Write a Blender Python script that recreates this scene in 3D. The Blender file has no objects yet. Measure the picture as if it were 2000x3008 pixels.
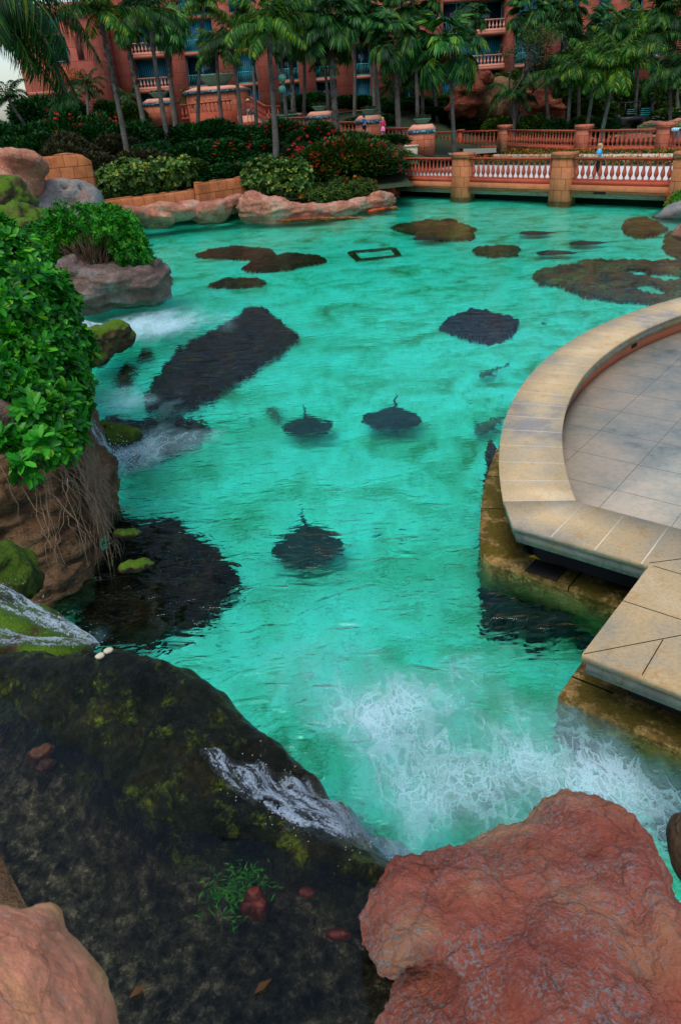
import bpy, bmesh, math, random
import numpy as np
from mathutils import Vector, Matrix, noise
random.seed(7); np.random.seed(7)
C = bpy.context.scene.collection
R = math.radians
# ------------------------------------------------------------------ camera
FPX, PITCH, ROLL, CAMZ = 2126.8, 0.5136, -0.0682, 4.9
_fw = np.array([0, math.cos(PITCH), -math.sin(PITCH)]); _rt = np.array([1, 0, 0.]); _up = np.cross(_rt, _fw)
_r = math.cos(ROLL)*_rt + math.sin(ROLL)*_up; _u = -math.sin(ROLL)*_rt + math.cos(ROLL)*_up
cam = bpy.data.objects.new('camera', bpy.data.cameras.new('camera')); C.objects.link(cam)
cam.matrix_world = Matrix(((_r[0], _u[0], -_fw[0], 0), (_r[1], _u[1], -_fw[1], 0), (_r[2], _u[2], -_fw[2], CAMZ), (0, 0, 0, 1)))
cam.data.sensor_fit = 'VERTICAL'; cam.data.sensor_height = 23.7; cam.data.lens = FPX/3008*23.7
cam.data.clip_start = 0.05; cam.data.clip_end = 2000
cam.data.dof.use_dof = True; cam.data.dof.focus_distance = 12; cam.data.dof.aperture_fstop = 5.6
bpy.context.scene.camera = cam
# ------------------------------------------------------------------ world, sun, exposure
sc = bpy.context.scene
w = bpy.data.worlds.new('World'); sc.world = w; w.use_nodes = True
wn = w.node_tree.nodes; wl = w.node_tree.links
sky = wn.new('ShaderNodeTexSky'); sky.sky_type = 'NISHITA'; sky.sun_disc = False
SUN_EL, SUN_AZ = 62, 200
sky.sun_elevation = R(SUN_EL); sky.sun_rotation = R(SUN_AZ); sky.air_density = 1.0; sky.dust_density = 1.6; sky.ozone_density = 1.0
bgn = wn['Background']; bgn.inputs['Strength'].default_value = 0.15
wl.new(sky.outputs[0], bgn.inputs[0])
sl = bpy.data.lights.new('sun', 'SUN'); sl.energy = 1.3; sl.angle = R(25); sl.color = (1, .96, .9)
so = bpy.data.objects.new('sun', sl); C.objects.link(so)
_sd = Vector((math.sin(R(SUN_AZ))*math.cos(R(SUN_EL)), math.cos(R(SUN_AZ))*math.cos(R(SUN_EL)), math.sin(R(SUN_EL))))
so.rotation_euler = _sd.to_track_quat('Z', 'Y').to_euler()
sc.view_settings.view_transform = 'Standard'; sc.view_settings.look = 'None'
sc.view_settings.exposure = 0.35; sc.view_settings.gamma = 1
sc.cycles.max_bounces = 8; sc.cycles.transparent_max_bounces = 12; sc.cycles.sample_clamp_indirect = 6
sc.cycles.blur_glossy = 0.05
# ------------------------------------------------------------------ picture point -> place (a = 1568-wide picture units)
S = 2000/1568
def ray(x, y):
    d = (x*S-1000)/FPX*_r - (y*S-1504)/FPX*_u + _fw
    return d
def at(x, y, z=0.0):
    d = ray(x, y); t = (z-CAMZ)/d[2]; return Vector((d[0]*t, d[1]*t, z))
def aY(x, y, Y):
    d = ray(x, y); t = Y/d[1]; return Vector((d[0]*t, Y, CAMZ+d[2]*t))
def aD(x, y, t):
    d = ray(x, y)*t; return Vector((d[0], d[1], CAMZ+d[2]))
def under(x, y, z):                       # a point below the pond surface, seen through it
    d = ray(x, y); d = d/np.linalg.norm(d); t = -CAMZ/d[2]; p = d*t
    h = np.array([d[0], d[1], 0])/1.12; hz = -math.sqrt(max(0, 1-h@h)); q = np.array([h[0], h[1], hz])
    p = p + q*(z/hz); return Vector((p[0], p[1], z))
def lin(c):
    return tuple((v/12.92 if v <= .04045 else ((v+.055)/1.055)**2.4) for v in c)
def rgb(r, g, b): return lin((r/255, g/255, b/255))
# ------------------------------------------------------------------ materials
def newmat(name):
    m = bpy.data.materials.new(name); m.use_nodes = True; return m, m.node_tree.nodes, m.node_tree.links
class G:
    """small node-graph helper"""
    def __init__(s, name):
        s.m, s.n, s.l = newmat(name); s.b = s.n['Principled BSDF']; s.out = s.n['Material Output']
        s.tc = s.n.new('ShaderNodeTexCoord')
    def node(s, t, **k):
        o = s.n.new(t)
        for a, v in k.items(): setattr(o, a, v)
        return o
    def put(s, sock, v):
        if hasattr(v, 'is_output') or isinstance(v, bpy.types.NodeSocket): s.l.new(v, sock)
        elif v is not None:
            if isinstance(v, tuple) and len(v) == 3 and sock.type == 'RGBA': v = v+(1,)
            sock.default_value = v
    def coords(s, kind='Object', scale=(1, 1, 1), rot=(0, 0, 0)):
        mp = s.n.new('ShaderNodeMapping'); s.l.new(s.tc.outputs[kind], mp.inputs[0])
        mp.inputs['Scale'].default_value = scale; mp.inputs['Rotation'].default_value = rot
        return mp.outputs[0]
    def noise(s, vec, scale, detail=4, rough=.6, dist=0):
        o = s.n.new('ShaderNodeTexNoise'); s.l.new(vec, o.inputs['Vector'])
        o.inputs['Scale'].default_value = scale; o.inputs['Detail'].default_value = detail
        o.inputs['Roughness'].default_value = rough; o.inputs['Distortion'].default_value = dist
        return o.outputs['Fac']
    def voro(s, vec, scale, feature='F1', out='Distance', rnd=1):
        o = s.n.new('ShaderNodeTexVoronoi'); o.feature = feature; s.l.new(vec, o.inputs['Vector'])
        o.inputs['Scale'].default_value = scale; o.inputs['Randomness'].default_value = rnd
        return o.outputs[out]
    def ramp(s, fac, stops, interp='LINEAR'):
        o = s.n.new('ShaderNodeValToRGB'); s.put(o.inputs[0], fac); cr = o.color_ramp; cr.interpolation = interp
        while len(cr.elements) > 1: cr.elements.remove(cr.elements[-1])
        for i, (p, c) in enumerate(stops):
            if not isinstance(c, tuple): c = (c, c, c)
            e = cr.elements[0] if i == 0 else cr.elements.new(p)
            e.position = p; e.color = c+(1,)
        return o.outputs[0]
    def mix(s, fac, a, b, mode='MIX'):
        o = s.n.new('ShaderNodeMix'); o.data_type = 'RGBA'; o.blend_type = mode
        s.put(o.inputs[0], fac); s.put(o.inputs[6], a); s.put(o.inputs[7], b); return o.outputs[2]
    def math(s, op, a, b=None, c=None, clamp=False):
        o = s.n.new('ShaderNodeMath'); o.operation = op; o.use_clamp = clamp
        s.put(o.inputs[0], a)
        if b is not None: s.put(o.inputs[1], b)
        if c is not None: s.put(o.inputs[2], c)
        return o.outputs[0]
    def bump(s, h, strength, dist, prev=None):
        o = s.n.new('ShaderNodeBump'); s.l.new(h, o.inputs['Height']); s.put(o.inputs['Strength'], strength)
        o.inputs['Distance'].default_value = dist
        if prev is not None: s.l.new(prev, o.inputs['Normal'])
        return o.outputs[0]
    def normal_z(s):
        g = s.n.new('ShaderNodeNewGeometry'); sp = s.n.new('ShaderNodeSeparateXYZ'); s.l.new(g.outputs['Normal'], sp.inputs[0])
        return sp.outputs[2]
    def attr(s, name):
        o = s.n.new('ShaderNodeAttribute'); o.attribute_name = name; return o.outputs['Fac']
    def done(s, col=None, rough=.8, normal=None, spec=None):
        s.put(s.b.inputs['Base Color'], col); s.put(s.b.inputs['Roughness'], rough)
        if normal is not None: s.l.new(normal, s.b.inputs['Normal'])
        if spec is not None: s.b.inputs['Specular IOR Level'].default_value = spec
        return s.m
def plain(name, col, rough=.7, var=.25, scale=6, bump=.2, bd=.01, metal=0):
    g = G(name); v = g.coords(); n = g.noise(v, scale, 5, .65)
    c = g.ramp(n, [(.3, tuple(x*(1-var) for x in col)), (.7, tuple(min(1, x*(1+var)) for x in col))])
    g.b.inputs['Metallic'].default_value = metal
    return g.done(c, rough, g.bump(g.noise(v, scale*6, 4), bump, bd))
def rockmat(name, cols, speck, scale=1.0, fine=30, rough=.9, bump=1.0, bd=.03, moss=None, mossamt=.5, strata=0, speckamt=.62, ao=None, spec=.3):
    """cols: three large patches, speck: colour of the pale grains"""
    g = G(name); v = g.coords()
    n1 = g.noise(v, scale, 6, .62, .6)
    base = g.ramp(n1, [(.33, cols[0]), (.5, cols[1]), (.66, cols[2])])
    n2 = g.noise(v, scale*5, 6, .7); base = g.mix(.55, base, g.ramp(n2, [(.3, .45), (.55, 1.0), (.7, 1.25)]), 'MULTIPLY')
    n3 = g.noise(v, fine, 5, .7)
    sp = g.math('MULTIPLY', g.ramp(n3, [(speckamt-.05, 0.), (speckamt+.04, 1.)]), g.ramp(g.noise(v, scale*2.3, 4), [(.38, 0.), (.6, 1.)]))
    base = g.mix(sp, base, speck)
    crk = g.voro(g.mix(.12, v, g.noise(v, scale*3, 4)), scale*2.2, 'DISTANCE_TO_EDGE')
    crf = g.ramp(crk, [(0, .25), (.03, 1.)])
    base = g.mix(.35, base, crf, 'MULTIPLY')
    if moss is not None:
        mz = g.math('ADD', g.math('MULTIPLY', g.normal_z(), .35), g.noise(v, scale*1.7, 5, .7))
        mf = g.ramp(mz, [(1.0-mossamt, 0.), (1.12-mossamt, 1.)])
        mc = g.ramp(g.noise(v, fine*1.5, 4, .8), [(.3, tuple(x*.35 for x in moss)), (.65, moss)])
        base = g.mix(mf, base, mc)
    h = g.math('ADD', g.math('MULTIPLY', g.noise(v, scale*3.5, 8, .7), 1.0), g.math('MULTIPLY', n3, .35))
    if strata:
        vs = g.coords(scale=(1, 1, 6)); h = g.math('ADD', h, g.math('MULTIPLY', g.noise(vs, scale*2, 6, .6, .8), strata))
    h = g.math('ADD', h, g.math('MULTIPLY', crf, .12))
    g.b.inputs['Specular IOR Level'].default_value = spec
    return g.done(base, rough, g.bump(h, bump, bd))
def blockmat(name, c1, c2, mortar, bw=.6, bh=.35, wear=.5, bd=.015, rough=.85):
    """stone blocks on upright faces, joints follow both wall directions"""
    g = G(name); v = g.coords(); sp = g.node('ShaderNodeSeparateXYZ'); g.l.new(v, sp.inputs[0])
    cb = g.node('ShaderNodeCombineXYZ'); g.put(cb.inputs[0], g.math('ADD', sp.outputs[0], sp.outputs[1])); g.put(cb.inputs[1], sp.outputs[2])
    br = g.node('ShaderNodeTexBrick'); g.l.new(cb.outputs[0], br.inputs['Vector']); br.inputs['Scale'].default_value = 1
    br.inputs['Brick Width'].default_value = bw; br.inputs['Row Height'].default_value = bh; br.inputs['Mortar Size'].default_value = .012
    br.inputs['Mortar Smooth'].default_value = .3; br.inputs['Color1'].default_value = c1+(1,); br.inputs['Color2'].default_value = c2+(1,)
    br.inputs['Mortar'].default_value = mortar+(1,); br.offset = .43; br.squash = .7; br.squash_frequency = 3
    n = g.noise(v, 2.2, 6, .7); c = g.mix(wear, br.outputs[0], g.ramp(n, [(.3, .5), (.5, .95), (.7, 1.3)]), 'MULTIPLY')
    n2 = g.noise(v, 25, 4, .7); c = g.mix(.4, c, g.ramp(n2, [(.35, .6), (.6, 1.1)]), 'MULTIPLY')
    h = g.math('ADD', g.math('MULTIPLY', br.outputs['Fac'], -1.0), g.math('MULTIPLY', n2, .5))
    h = g.math('ADD', h, g.math('MULTIPLY', g.noise(v, 5, 5), .6))
    return g.done(c, rough, g.bump(h, .8, bd), .2)
def leafmat(name, dark, mid, light, rough=.45, trans=.25, scale=.6):
    g = G(name); geo = g.node('ShaderNodeNewGeometry'); rnd = geo.outputs['Random Per Island']
    c = g.ramp(rnd, [(0, dark), (.5, mid), (.90, light), (.975, (min(1, light[0]*1.9+.03), light[1]*1.1, light[2]*.5))])
    n = g.noise(g.coords(), scale, 3); c = g.mix(.7, c, g.ramp(n, [(.35, .4), (.65, 1.4)]), 'MULTIPLY')
    g.done(c, rough, spec=.25)
    tr = g.node('ShaderNodeBsdfTranslucent'); g.put(tr.inputs[0], g.mix(1.0, c, (1.0, 1.0, .4), 'MULTIPLY'))
    mx = g.node('ShaderNodeMixShader'); mx.inputs[0].default_value = trans
    g.l.new(g.b.outputs[0], mx.inputs[1]); g.l.new(tr.outputs[0], mx.inputs[2]); g.l.new(mx.outputs[0], g.out.inputs[0])
    return g.m
M = {}
M['red_rock'] = rockmat('red_rock', [rgb(176, 90, 70), rgb(206, 116, 90), rgb(212, 156, 112)], rgb(158, 162, 158), 1.3, 60, .95, 1, .12, speckamt=.545, strata=.3)
M['pink_rock'] = rockmat('pink_rock', [rgb(160, 98, 84), rgb(190, 122, 92), rgb(200, 160, 134)], rgb(196, 184, 176), .9, 14, .9, 1, .12, speckamt=.60)
M['tan_rock'] = rockmat('tan_rock', [rgb(206, 128, 96), rgb(232, 152, 116), rgb(236, 168, 108)], rgb(190, 160, 150), 5, 40, .9, .8, .02)
M['grey_rock'] = rockmat('grey_rock', [rgb(128, 136, 134), rgb(152, 142, 134), rgb(170, 118, 100)], rgb(180, 188, 190), .8, 18, .9, 1, .12, strata=.5)
M['brown_rock'] = rockmat('brown_rock', [rgb(104, 88, 76), rgb(136, 108, 94), rgb(156, 144, 138)], rgb(160, 166, 166), 1.2, 25, .9, 1, .08, strata=.8)
M['cliff_rock'] = rockmat('cliff_rock', [rgb(84, 64, 42), rgb(132, 98, 64), rgb(156, 124, 88)], rgb(140, 130, 118), 1.6, 34, .95, 1, .12, strata=.9, speckamt=.6)
M['moss_rock'] = rockmat('moss_rock', [rgb(52, 42, 28), rgb(92, 74, 44), rgb(112, 98, 62)], rgb(130, 130, 90), 1.6, 30, .8, 1, .05, moss=rgb(92, 128, 14), mossamt=.44)
M['green_rock'] = rockmat('green_rock', [rgb(40, 44, 16), rgb(66, 76, 14), rgb(96, 104, 22)], rgb(120, 120, 40), 2.4, 30, .9, 1, .06, moss=rgb(84, 112, 10), mossamt=.45)
M['cave_rock'] = rockmat('cave_rock', [rgb(100, 48, 34), rgb(140, 70, 48), rgb(165, 100, 70)], rgb(170, 120, 90), .5, 8, .95, 1, .3, strata=1.0)
M['weed_rock'] = rockmat('weed_rock', [rgb(78, 14, 4), rgb(124, 30, 12), rgb(176, 66, 24)], rgb(200, 120, 40), 2.2, 22, .9, 1, .10, speckamt=.54, spec=.1)
M['weed_dark'] = rockmat('weed_dark', [rgb(38, 12, 6), rgb(66, 22, 10), rgb(110, 52, 24)], rgb(150, 110, 50), 2.2, 22, .9, 1, .10, speckamt=.60, spec=.1)
M['weed_rock_red'] = rockmat('weed_rock_red', [rgb(110, 36, 14), rgb(210, 82, 34), rgb(226, 122, 52)], rgb(50, 70, 50), 1.2, 10, .9, 1, .08, speckamt=.5)
M['rust_rock'] = rockmat('rust_rock', [rgb(74, 24, 16), rgb(104, 38, 22), rgb(50, 16, 12)], rgb(120, 70, 44), 6, 60, .5, .6, .01)
M['wetstone'] = rockmat('wetstone', [rgb(44, 28, 18), rgb(82, 50, 28), rgb(110, 72, 42)], rgb(150, 120, 90), 6, 40, .6, .8, .01)
M['terracotta'] = plain('terracotta', rgb(176, 78, 50), .8, .18, 3, .4, .01)
M['balcony_stone'] = plain('balcony_stone', rgb(214, 150, 122), .8, .12, 3, .3, .01)
M['pier_block'] = blockmat('pier_block', rgb(172, 112, 68), rgb(190, 118, 78), rgb(80, 45, 28), .62, .52)
M['far_pier_block'] = blockmat('far_pier_block', rgb(178, 100, 72), rgb(188, 112, 84), rgb(100, 52, 38), .7, .5)
M['ridge_block'] = blockmat('ridge_block', rgb(176, 104, 60), rgb(190, 118, 72), rgb(70, 40, 25), .75, .5, .7)
M['facade_block'] = blockmat('facade_block', rgb(160, 84, 66), rgb(176, 96, 78), rgb(96, 48, 38), 1.6, 1.1, .4, .03)
M['rubble'] = rockmat('rubble', [rgb(150, 70, 40), rgb(190, 96, 56), rgb(200, 120, 70)], rgb(210, 140, 90), 1.2, 4, .95, 1, .2)
M['facade_plain'] = plain('facade_plain', rgb(182, 108, 84), .85, .15, 1, .3, .02)
M['teal_curtain'] = None
def curtain():
    g = G('teal_curtain'); v = g.coords(); wv = g.node('ShaderNodeTexWave'); g.l.new(v, wv.inputs[0]); wv.inputs['Scale'].default_value = 1.6; wv.inputs['Distortion'].default_value = 1.5
    c = g.ramp(wv.outputs['Fac'], [(0, rgb(10, 70, 90)), (.6, rgb(22, 120, 145)), (1, rgb(50, 165, 185))]); return g.done(c, .5)
M['teal_curtain'] = curtain()
M['teal_metal'] = plain('teal_metal', rgb(45, 150, 150), .4, .1)
M['dark_glass'] = plain('dark_glass', rgb(8, 34, 44), .08, .2)
M['lattice'] = plain('lattice', rgb(96, 36, 38), .8, .3, 8)
M['iron'] = plain('iron', rgb(26, 30, 30), .5, .2)
M['tile_blue'] = None
def tileband():
    g = G('tile_band'); v = g.coords(); sp = g.node('ShaderNodeSeparateXYZ'); g.l.new(v, sp.inputs[0])
    cb = g.node('ShaderNodeCombineXYZ'); g.put(cb.inputs[0], g.math('ADD', sp.outputs[0], sp.outputs[1])); g.put(cb.inputs[1], sp.outputs[2])
    f = g.voro(cb.outputs[0], 6); c = g.ramp(f, [(.25, rgb(150, 190, 190)), (.4, rgb(50, 110, 130)), (.7, rgb(30, 80, 100))]); return g.done(c, .35)
M['tile_blue'] = tileband()
M['planter_green'] = plain('planter_green', rgb(70, 130, 110), .6, .3, 5)
M['cream'] = plain('cream', rgb(200, 190, 160), .8, .1)
M['pavement'] = plain('pavement', rgb(205, 205, 200), .8, .1)
M['leaf_near'] = leafmat('leaf_near', rgb(14, 72, 14), rgb(30, 122, 20), rgb(72, 164, 36), .35, .3, 1.2)
M['leaf_bright'] = leafmat('leaf_bright', rgb(28, 98, 16), rgb(48, 150, 22), rgb(90, 180, 45), .4, .3, .8)
M['leaf_grape'] = leafmat('leaf_grape', rgb(26, 58, 18), rgb(58, 96, 30), rgb(110, 140, 60), .4, .2, .5)
M['leaf_dark'] = leafmat('leaf_dark', rgb(6, 42, 10), rgb(10, 70, 20), rgb(28, 100, 26), .65, .2, .3)
M['leaf_olive'] = leafmat('leaf_olive', rgb(28, 38, 16), rgb(50, 56, 26), rgb(78, 74, 42), .6, .2, .3)
M['leaf_mid'] = leafmat('leaf_mid', rgb(18, 50, 14), rgb(44, 82, 20), rgb(84, 118, 30), .5, .25, .3)
M['leaf_palm'] = leafmat('leaf_palm', rgb(10, 40, 14), rgb(18, 68, 22), rgb(50, 104, 30), .55, .25, .25)
M['leaf_fan'] = leafmat('leaf_fan', rgb(12, 52, 20), rgb(24, 86, 32), rgb(78, 138, 50), .55, .25, .3)
M['leaf_coco'] = leafmat('leaf_coco', rgb(14, 56, 12), rgb(32, 96, 18), rgb(104, 146, 26), .55, .3, .3)
M['leaf_dead'] = leafmat('leaf_dead', rgb(70, 46, 22), rgb(100, 66, 34), rgb(130, 92, 50), .8, .2, .5)
M['flower_red'] = leafmat('flower_red', rgb(150, 12, 22), rgb(200, 24, 34), rgb(225, 60, 70), .5, .3)
M['flower_orange'] = leafmat('flower_orange', rgb(200, 70, 10), rgb(226, 96, 20), rgb(240, 140, 50), .5, .3)
M['flower_pink'] = leafmat('flower_pink', rgb(200, 120, 150), rgb(220, 170, 190), rgb(235, 200, 210), .5, .3)
M['flower_yellow'] = leafmat('flower_yellow', rgb(220, 180, 10), rgb(240, 205, 30), rgb(245, 215, 80), .5, .3)
M['bark'] = plain('bark', rgb(84, 76, 66), .9, .4, 4, .8, .03)
M['root'] = plain('root', rgb(150, 122, 96), .9, .35, 9, .5, .01)
M['twig'] = plain('twig', rgb(112, 84, 62), .9, .3, 4, .5, .01)
def trunkmat():
    g = G('palm_trunk'); v = g.coords(); sp = g.node('ShaderNodeSeparateXYZ'); g.l.new(v, sp.inputs[0])
    rg = g.math('FRACT', g.math('ADD', g.math('MULTIPLY', sp.outputs[2], 7.), g.math('MULTIPLY', g.noise(v, 3), 1.2)))
    c = g.mix(.7, g.ramp(g.noise(v, 1.2, 5, .7), [(.35, rgb(64, 58, 50)), (.6, rgb(110, 104, 94))]), g.ramp(rg, [(0, .45), (.25, 1.1), (1, .95)]), 'MULTIPLY')
    return g.done(c, .9, g.bump(rg, .6, .03))
M['palm_trunk'] = trunkmat()
def sandmat():
    g = G('sand'); v = g.coords()
    vs = g.coords(scale=(.8, 1.15, 1), rot=(0, 0, R(-12)))
    n = g.noise(vs, .8, 8, .72, .8); c = g.ramp(n, [(.36, (.24, .32, .15)), (.45, (.58, .66, .46)), (.53, (.80, .87, .74)), (.64, (.90, .96, .88))])
    n2 = g.noise(vs, 7, 7, .8, .9); c = g.mix(.7, c, g.ramp(n2, [(.38, .3), (.45, .85), (.5, 1.), (.6, 1.06)]), 'MULTIPLY')
    fk = g.ramp(g.voro(v, 1.7), [(.018, 1.), (.035, 0.)]); c = g.mix(g.math('MULTIPLY', fk, .8), c, (.10, .09, .03))
    return g.done(c, .95, g.bump(n2, .5, .04), .1)
M['sand'] = sandmat()
def pondmat():
    g = G('pond_water'); v = g.coords()
    rip = g.attr('ripple'); foam = g.attr('foam')
    v1 = g.coords(scale=(.62, 1.35, 1), rot=(0, 0, R(-16)))
    v2 = g.coords(scale=(.8, 1.6, 1), rot=(0, 0, R(9)))
    h = g.math('ADD', g.math('MULTIPLY', g.noise(v1, 3.2, 2, .5, .9), 1.0), g.math('MULTIPLY', g.noise(v2, 9, 2, .5, .5), .25))
    nb = g.bump(h, rip, .12)
    rf = g.node('ShaderNodeBsdfRefraction'); rf.inputs['IOR'].default_value = 1.12; rf.inputs['Roughness'].default_value = 0; rf.inputs['Color'].default_value = (.97, 1, .99, 1)
    gl = g.node('ShaderNodeBsdfGlossy'); gl.inputs['Roughness'].default_value = .02; gl.inputs['Color'].default_value = (.66, .70, .76, 1)
    fr = g.node('ShaderNodeFresnel'); fr.inputs['IOR'].default_value = 1.33
    for o in (rf, gl, fr): g.l.new(nb, o.inputs['Normal'])
    mx = g.node('ShaderNodeMixShader'); g.l.new(fr.outputs[0], mx.inputs[0]); g.l.new(rf.outputs[0], mx.inputs[1]); g.l.new(gl.outputs[0], mx.inputs[2])
    # foam: lacy network of bubbles where the falls stir the water
    vf = g.coords(scale=(1.15, .62, 1), rot=(0, 0, R(-38)))
    wob = g.mix(.28, vf, g.node('ShaderNodeTexNoise').outputs['Color'])
    wn_ = g.n[-1] if False else None
    e1 = g.voro(wob, 3.4, 'DISTANCE_TO_EDGE'); e2 = g.voro(wob, 8.5, 'DISTANCE_TO_EDGE'); e3 = g.voro(wob, 19, 'DISTANCE_TO_EDGE')
    big = g.noise(vf, 1.5, 5, .6, .3); fo = g.math('ADD', foam, g.math('MULTIPLY', g.math('SUBTRACT', big, .5), .9))
    def cells(e, k, off, soft): return g.math('DIVIDE', g.math('SUBTRACT', g.math('MULTIPLY', g.math('SUBTRACT', fo, off), k), e), soft, clamp=True)
    a1 = cells(e1, .50, .12, .11); a2 = cells(e2, .60, .16, .12); a3 = cells(e3, .8, .30, .12)
    lace = g.math('MAXIMUM', g.math('MULTIPLY', a1, .62), g.math('MAXIMUM', g.math('MULTIPLY', a2, .7), g.math('MULTIPLY', a3, .9)))
    veil = g.ramp(fo, [(.14, 0.), (.40, .30), (.62, .5), (.85, .85)])
    fm = g.math('MAXIMUM', veil, g.math('MULTIPLY', lace, g.ramp(fo, [(.12, 0.), (.32, .7), (.8, 1.)])))
    fm = g.math('MULTIPLY', fm, g.ramp(foam, [(.05, 0.), (.15, 1.)]))
    fine = g.noise(v, 70, 3, .8); fm = g.math('MULTIPLY', fm, g.ramp(fine, [(.34, .55), (.52, 1.)]))
    df = g.node('ShaderNodeBsdfDiffuse'); g.put(df.inputs[0], g.ramp(foam, [(.2, (.30, .64, .64)), (.65, (.60, .80, .88))]))
    fb = g.bump(lace, .5, .05); g.l.new(fb, df.inputs['Normal'])
    m2 = g.node('ShaderNodeMixShader'); g.l.new(fm, m2.inputs[0]); g.l.new(mx.outputs[0], m2.inputs[1]); g.l.new(df.outputs[0], m2.inputs[2])
    g.l.new(m2.outputs[0], g.out.inputs[0])
    va = g.node('ShaderNodeVolumeAbsorption'); va.inputs['Color'].default_value = (.05, .99, .94, 1); va.inputs['Density'].default_value = 1.0
    g.l.new(va.outputs[0], g.out.inputs['Volume'])
    # feed the wobble noise
    for nd in g.n:
        if nd.type == 'TEX_NOISE' and not nd.inputs['Vector'].is_linked:
            g.l.new(vf, nd.inputs['Vector']); nd.inputs['Scale'].default_value = 3; nd.inputs['Detail'].default_value = 4
    return g.m
M['pond'] = pondmat()
def clearwater(name, tint, strength, dens):
    g = G(name)
    v1 = g.coords(scale=(1.2, .8, 1), rot=(0, 0, R(30)))
    nb = g.bump(g.noise(v1, 5, 3, .55, 1.0), strength, .06)
    rf = g.node('ShaderNodeBsdfRefraction'); rf.inputs['IOR'].default_value = 1.33; rf.inputs['Roughness'].default_value = 0
    gl = g.node('ShaderNodeBsdfGlossy'); gl.inputs['Roughness'].default_value = .03; gl.inputs['Color'].default_value = (.9, .95, .95, 1)
    fr = g.node('ShaderNodeFresnel'); fr.inputs['IOR'].default_value = 1.33
    for o in (rf, gl, fr): g.l.new(nb, o.inputs['Normal'])
    mx = g.node('ShaderNodeMixShader'); g.l.new(fr.outputs[0], mx.inputs[0]); g.l.new(rf.outputs[0], mx.inputs[1]); g.l.new(gl.outputs[0], mx.inputs[2])
    g.l.new(mx.outputs[0], g.out.inputs[0])
    va = g.node('ShaderNodeVolumeAbsorption'); va.inputs['Color'].default_value = tint+(1,); va.inputs['Density'].default_value = dens
    g.l.new(va.outputs[0], g.out.inputs['Volume'])
    return g.m
M['basin'] = clearwater('basin_water', (.7, .8, .62), .12, 1.0)
def fallmat():
    g = G('falling_water'); fl = g.attr('flow'); al = g.attr('cross'); am = g.attr('white')
    cb = g.node('ShaderNodeCombineXYZ'); g.put(cb.inputs[0], al); g.put(cb.inputs[1], g.math('MULTIPLY', fl, .3))
    n = g.noise(cb.outputs[0], 16, 6, .8, .5); n2 = g.noise(g.coords(), 60, 4, .8)
    f = g.math('ADD', g.math('ADD', g.math('MULTIPLY', g.math('SUBTRACT', n, .5), 2.6), g.math('MULTIPLY', g.math('SUBTRACT', n2, .5), 1.5)), g.math('SUBTRACT', am, .32))
    a = g.ramp(f, [(.40, 0.), (.55, .6), (.9, .95)])
    df = g.node('ShaderNodeBsdfDiffuse'); df.inputs[0].default_value = (.70, .84, .95, 1)
    g.l.new(g.bump(f, .8, .05), df.inputs['Normal'])
    tr = g.node('ShaderNodeBsdfTransparent'); gl = g.node('ShaderNodeBsdfGlossy'); gl.inputs['Roughness'].default_value = .15
    g.l.new(g.bump(f, 1.0, .05), gl.inputs['Normal'])
    m0 = g.node('ShaderNodeMixShader'); m0.inputs[0].default_value = .14; g.l.new(tr.outputs[0], m0.inputs[1]); g.l.new(gl.outputs[0], m0.inputs[2])
    mx = g.node('ShaderNodeMixShader'); g.l.new(a, mx.inputs[0]); g.l.new(m0.outputs[0], mx.inputs[1]); g.l.new(df.outputs[0], mx.inputs[2])
    g.l.new(mx.outputs[0], g.out.inputs[0]); return g.m
M['fall'] = fallmat()
def copingmat():
    g = G('coping_stone'); v = g.coords()
    n = g.noise(v, .9, 6, .65); c = g.ramp(n, [(.33, rgb(152, 146, 138)), (.43, rgb(190, 172, 140)), (.55, rgb(212, 182, 134)), (.68, rgb(224, 200, 162))])
    n2 = g.noise(v, 30, 5, .75); c = g.mix(.45, c, g.ramp(n2, [(.32, .5), (.5, 1.0), (.65, 1.15)]), 'MULTIPLY')
    n3 = g.noise(v, 4, 5, .8); c = g.mix(g.ramp(n3, [(.55, 0.), (.68, .6)]), c, rgb(190, 140, 70))
    return g.done(c, .85, g.bump(n2, .35, .01), .25)
M['coping'] = copingmat()
M['fascia'] = rockmat('fascia_stone', [rgb(120, 120, 104), rgb(150, 150, 132), rgb(150, 134, 90)], rgb(175, 170, 155), 1.2, 30, .9, .4, .01, speckamt=.6)
M['joint_grey'] = plain('joint_grey', rgb(96, 98, 92), .9, .2)
M['joint'] = plain('joint', rgb(214, 205, 185), .9, .1)
M['ledge'] = rockmat('ledge_stone', [rgb(84, 60, 22), rgb(150, 116, 56), rgb(176, 142, 84)], rgb(196, 160, 96), 2.5, 22, .8, .8, .03, moss=rgb(110, 92, 16), mossamt=.32, speckamt=.5)
M['orange_wall'] = plain('orange_wall', rgb(186, 104, 66), .8, .1, 2)
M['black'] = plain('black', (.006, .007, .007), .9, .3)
M['dark_floor_shade'] = plain('dark_floor_shade', (.012, .014, .014), .9, .4, 2)  # near-black colour for painted shade under the slab and the dark pond floor
def plazamat():
    g = G('plaza_slab'); v = g.coords()
    n = g.noise(v, .45, 6, .7); c = g.ramp(n, [(.37, rgb(96, 116, 116)), (.46, rgb(156, 160, 150)), (.6, rgb(192, 180, 160))])
    n2 = g.noise(v, 14, 6, .75); c = g.mix(.35, c, g.ramp(n2, [(.35, .6), (.52, 1.), (.68, 1.15)]), 'MULTIPLY')
    sp = g.ramp(g.noise(v, 40, 3, .6), [(.66, 0.), (.7, 1.)]); c = g.mix(sp, c, rgb(190, 185, 170))
    return g.done(c, .8, g.bump(n2, .2, .01), .25)
M['plaza'] = plazamat()
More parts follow.
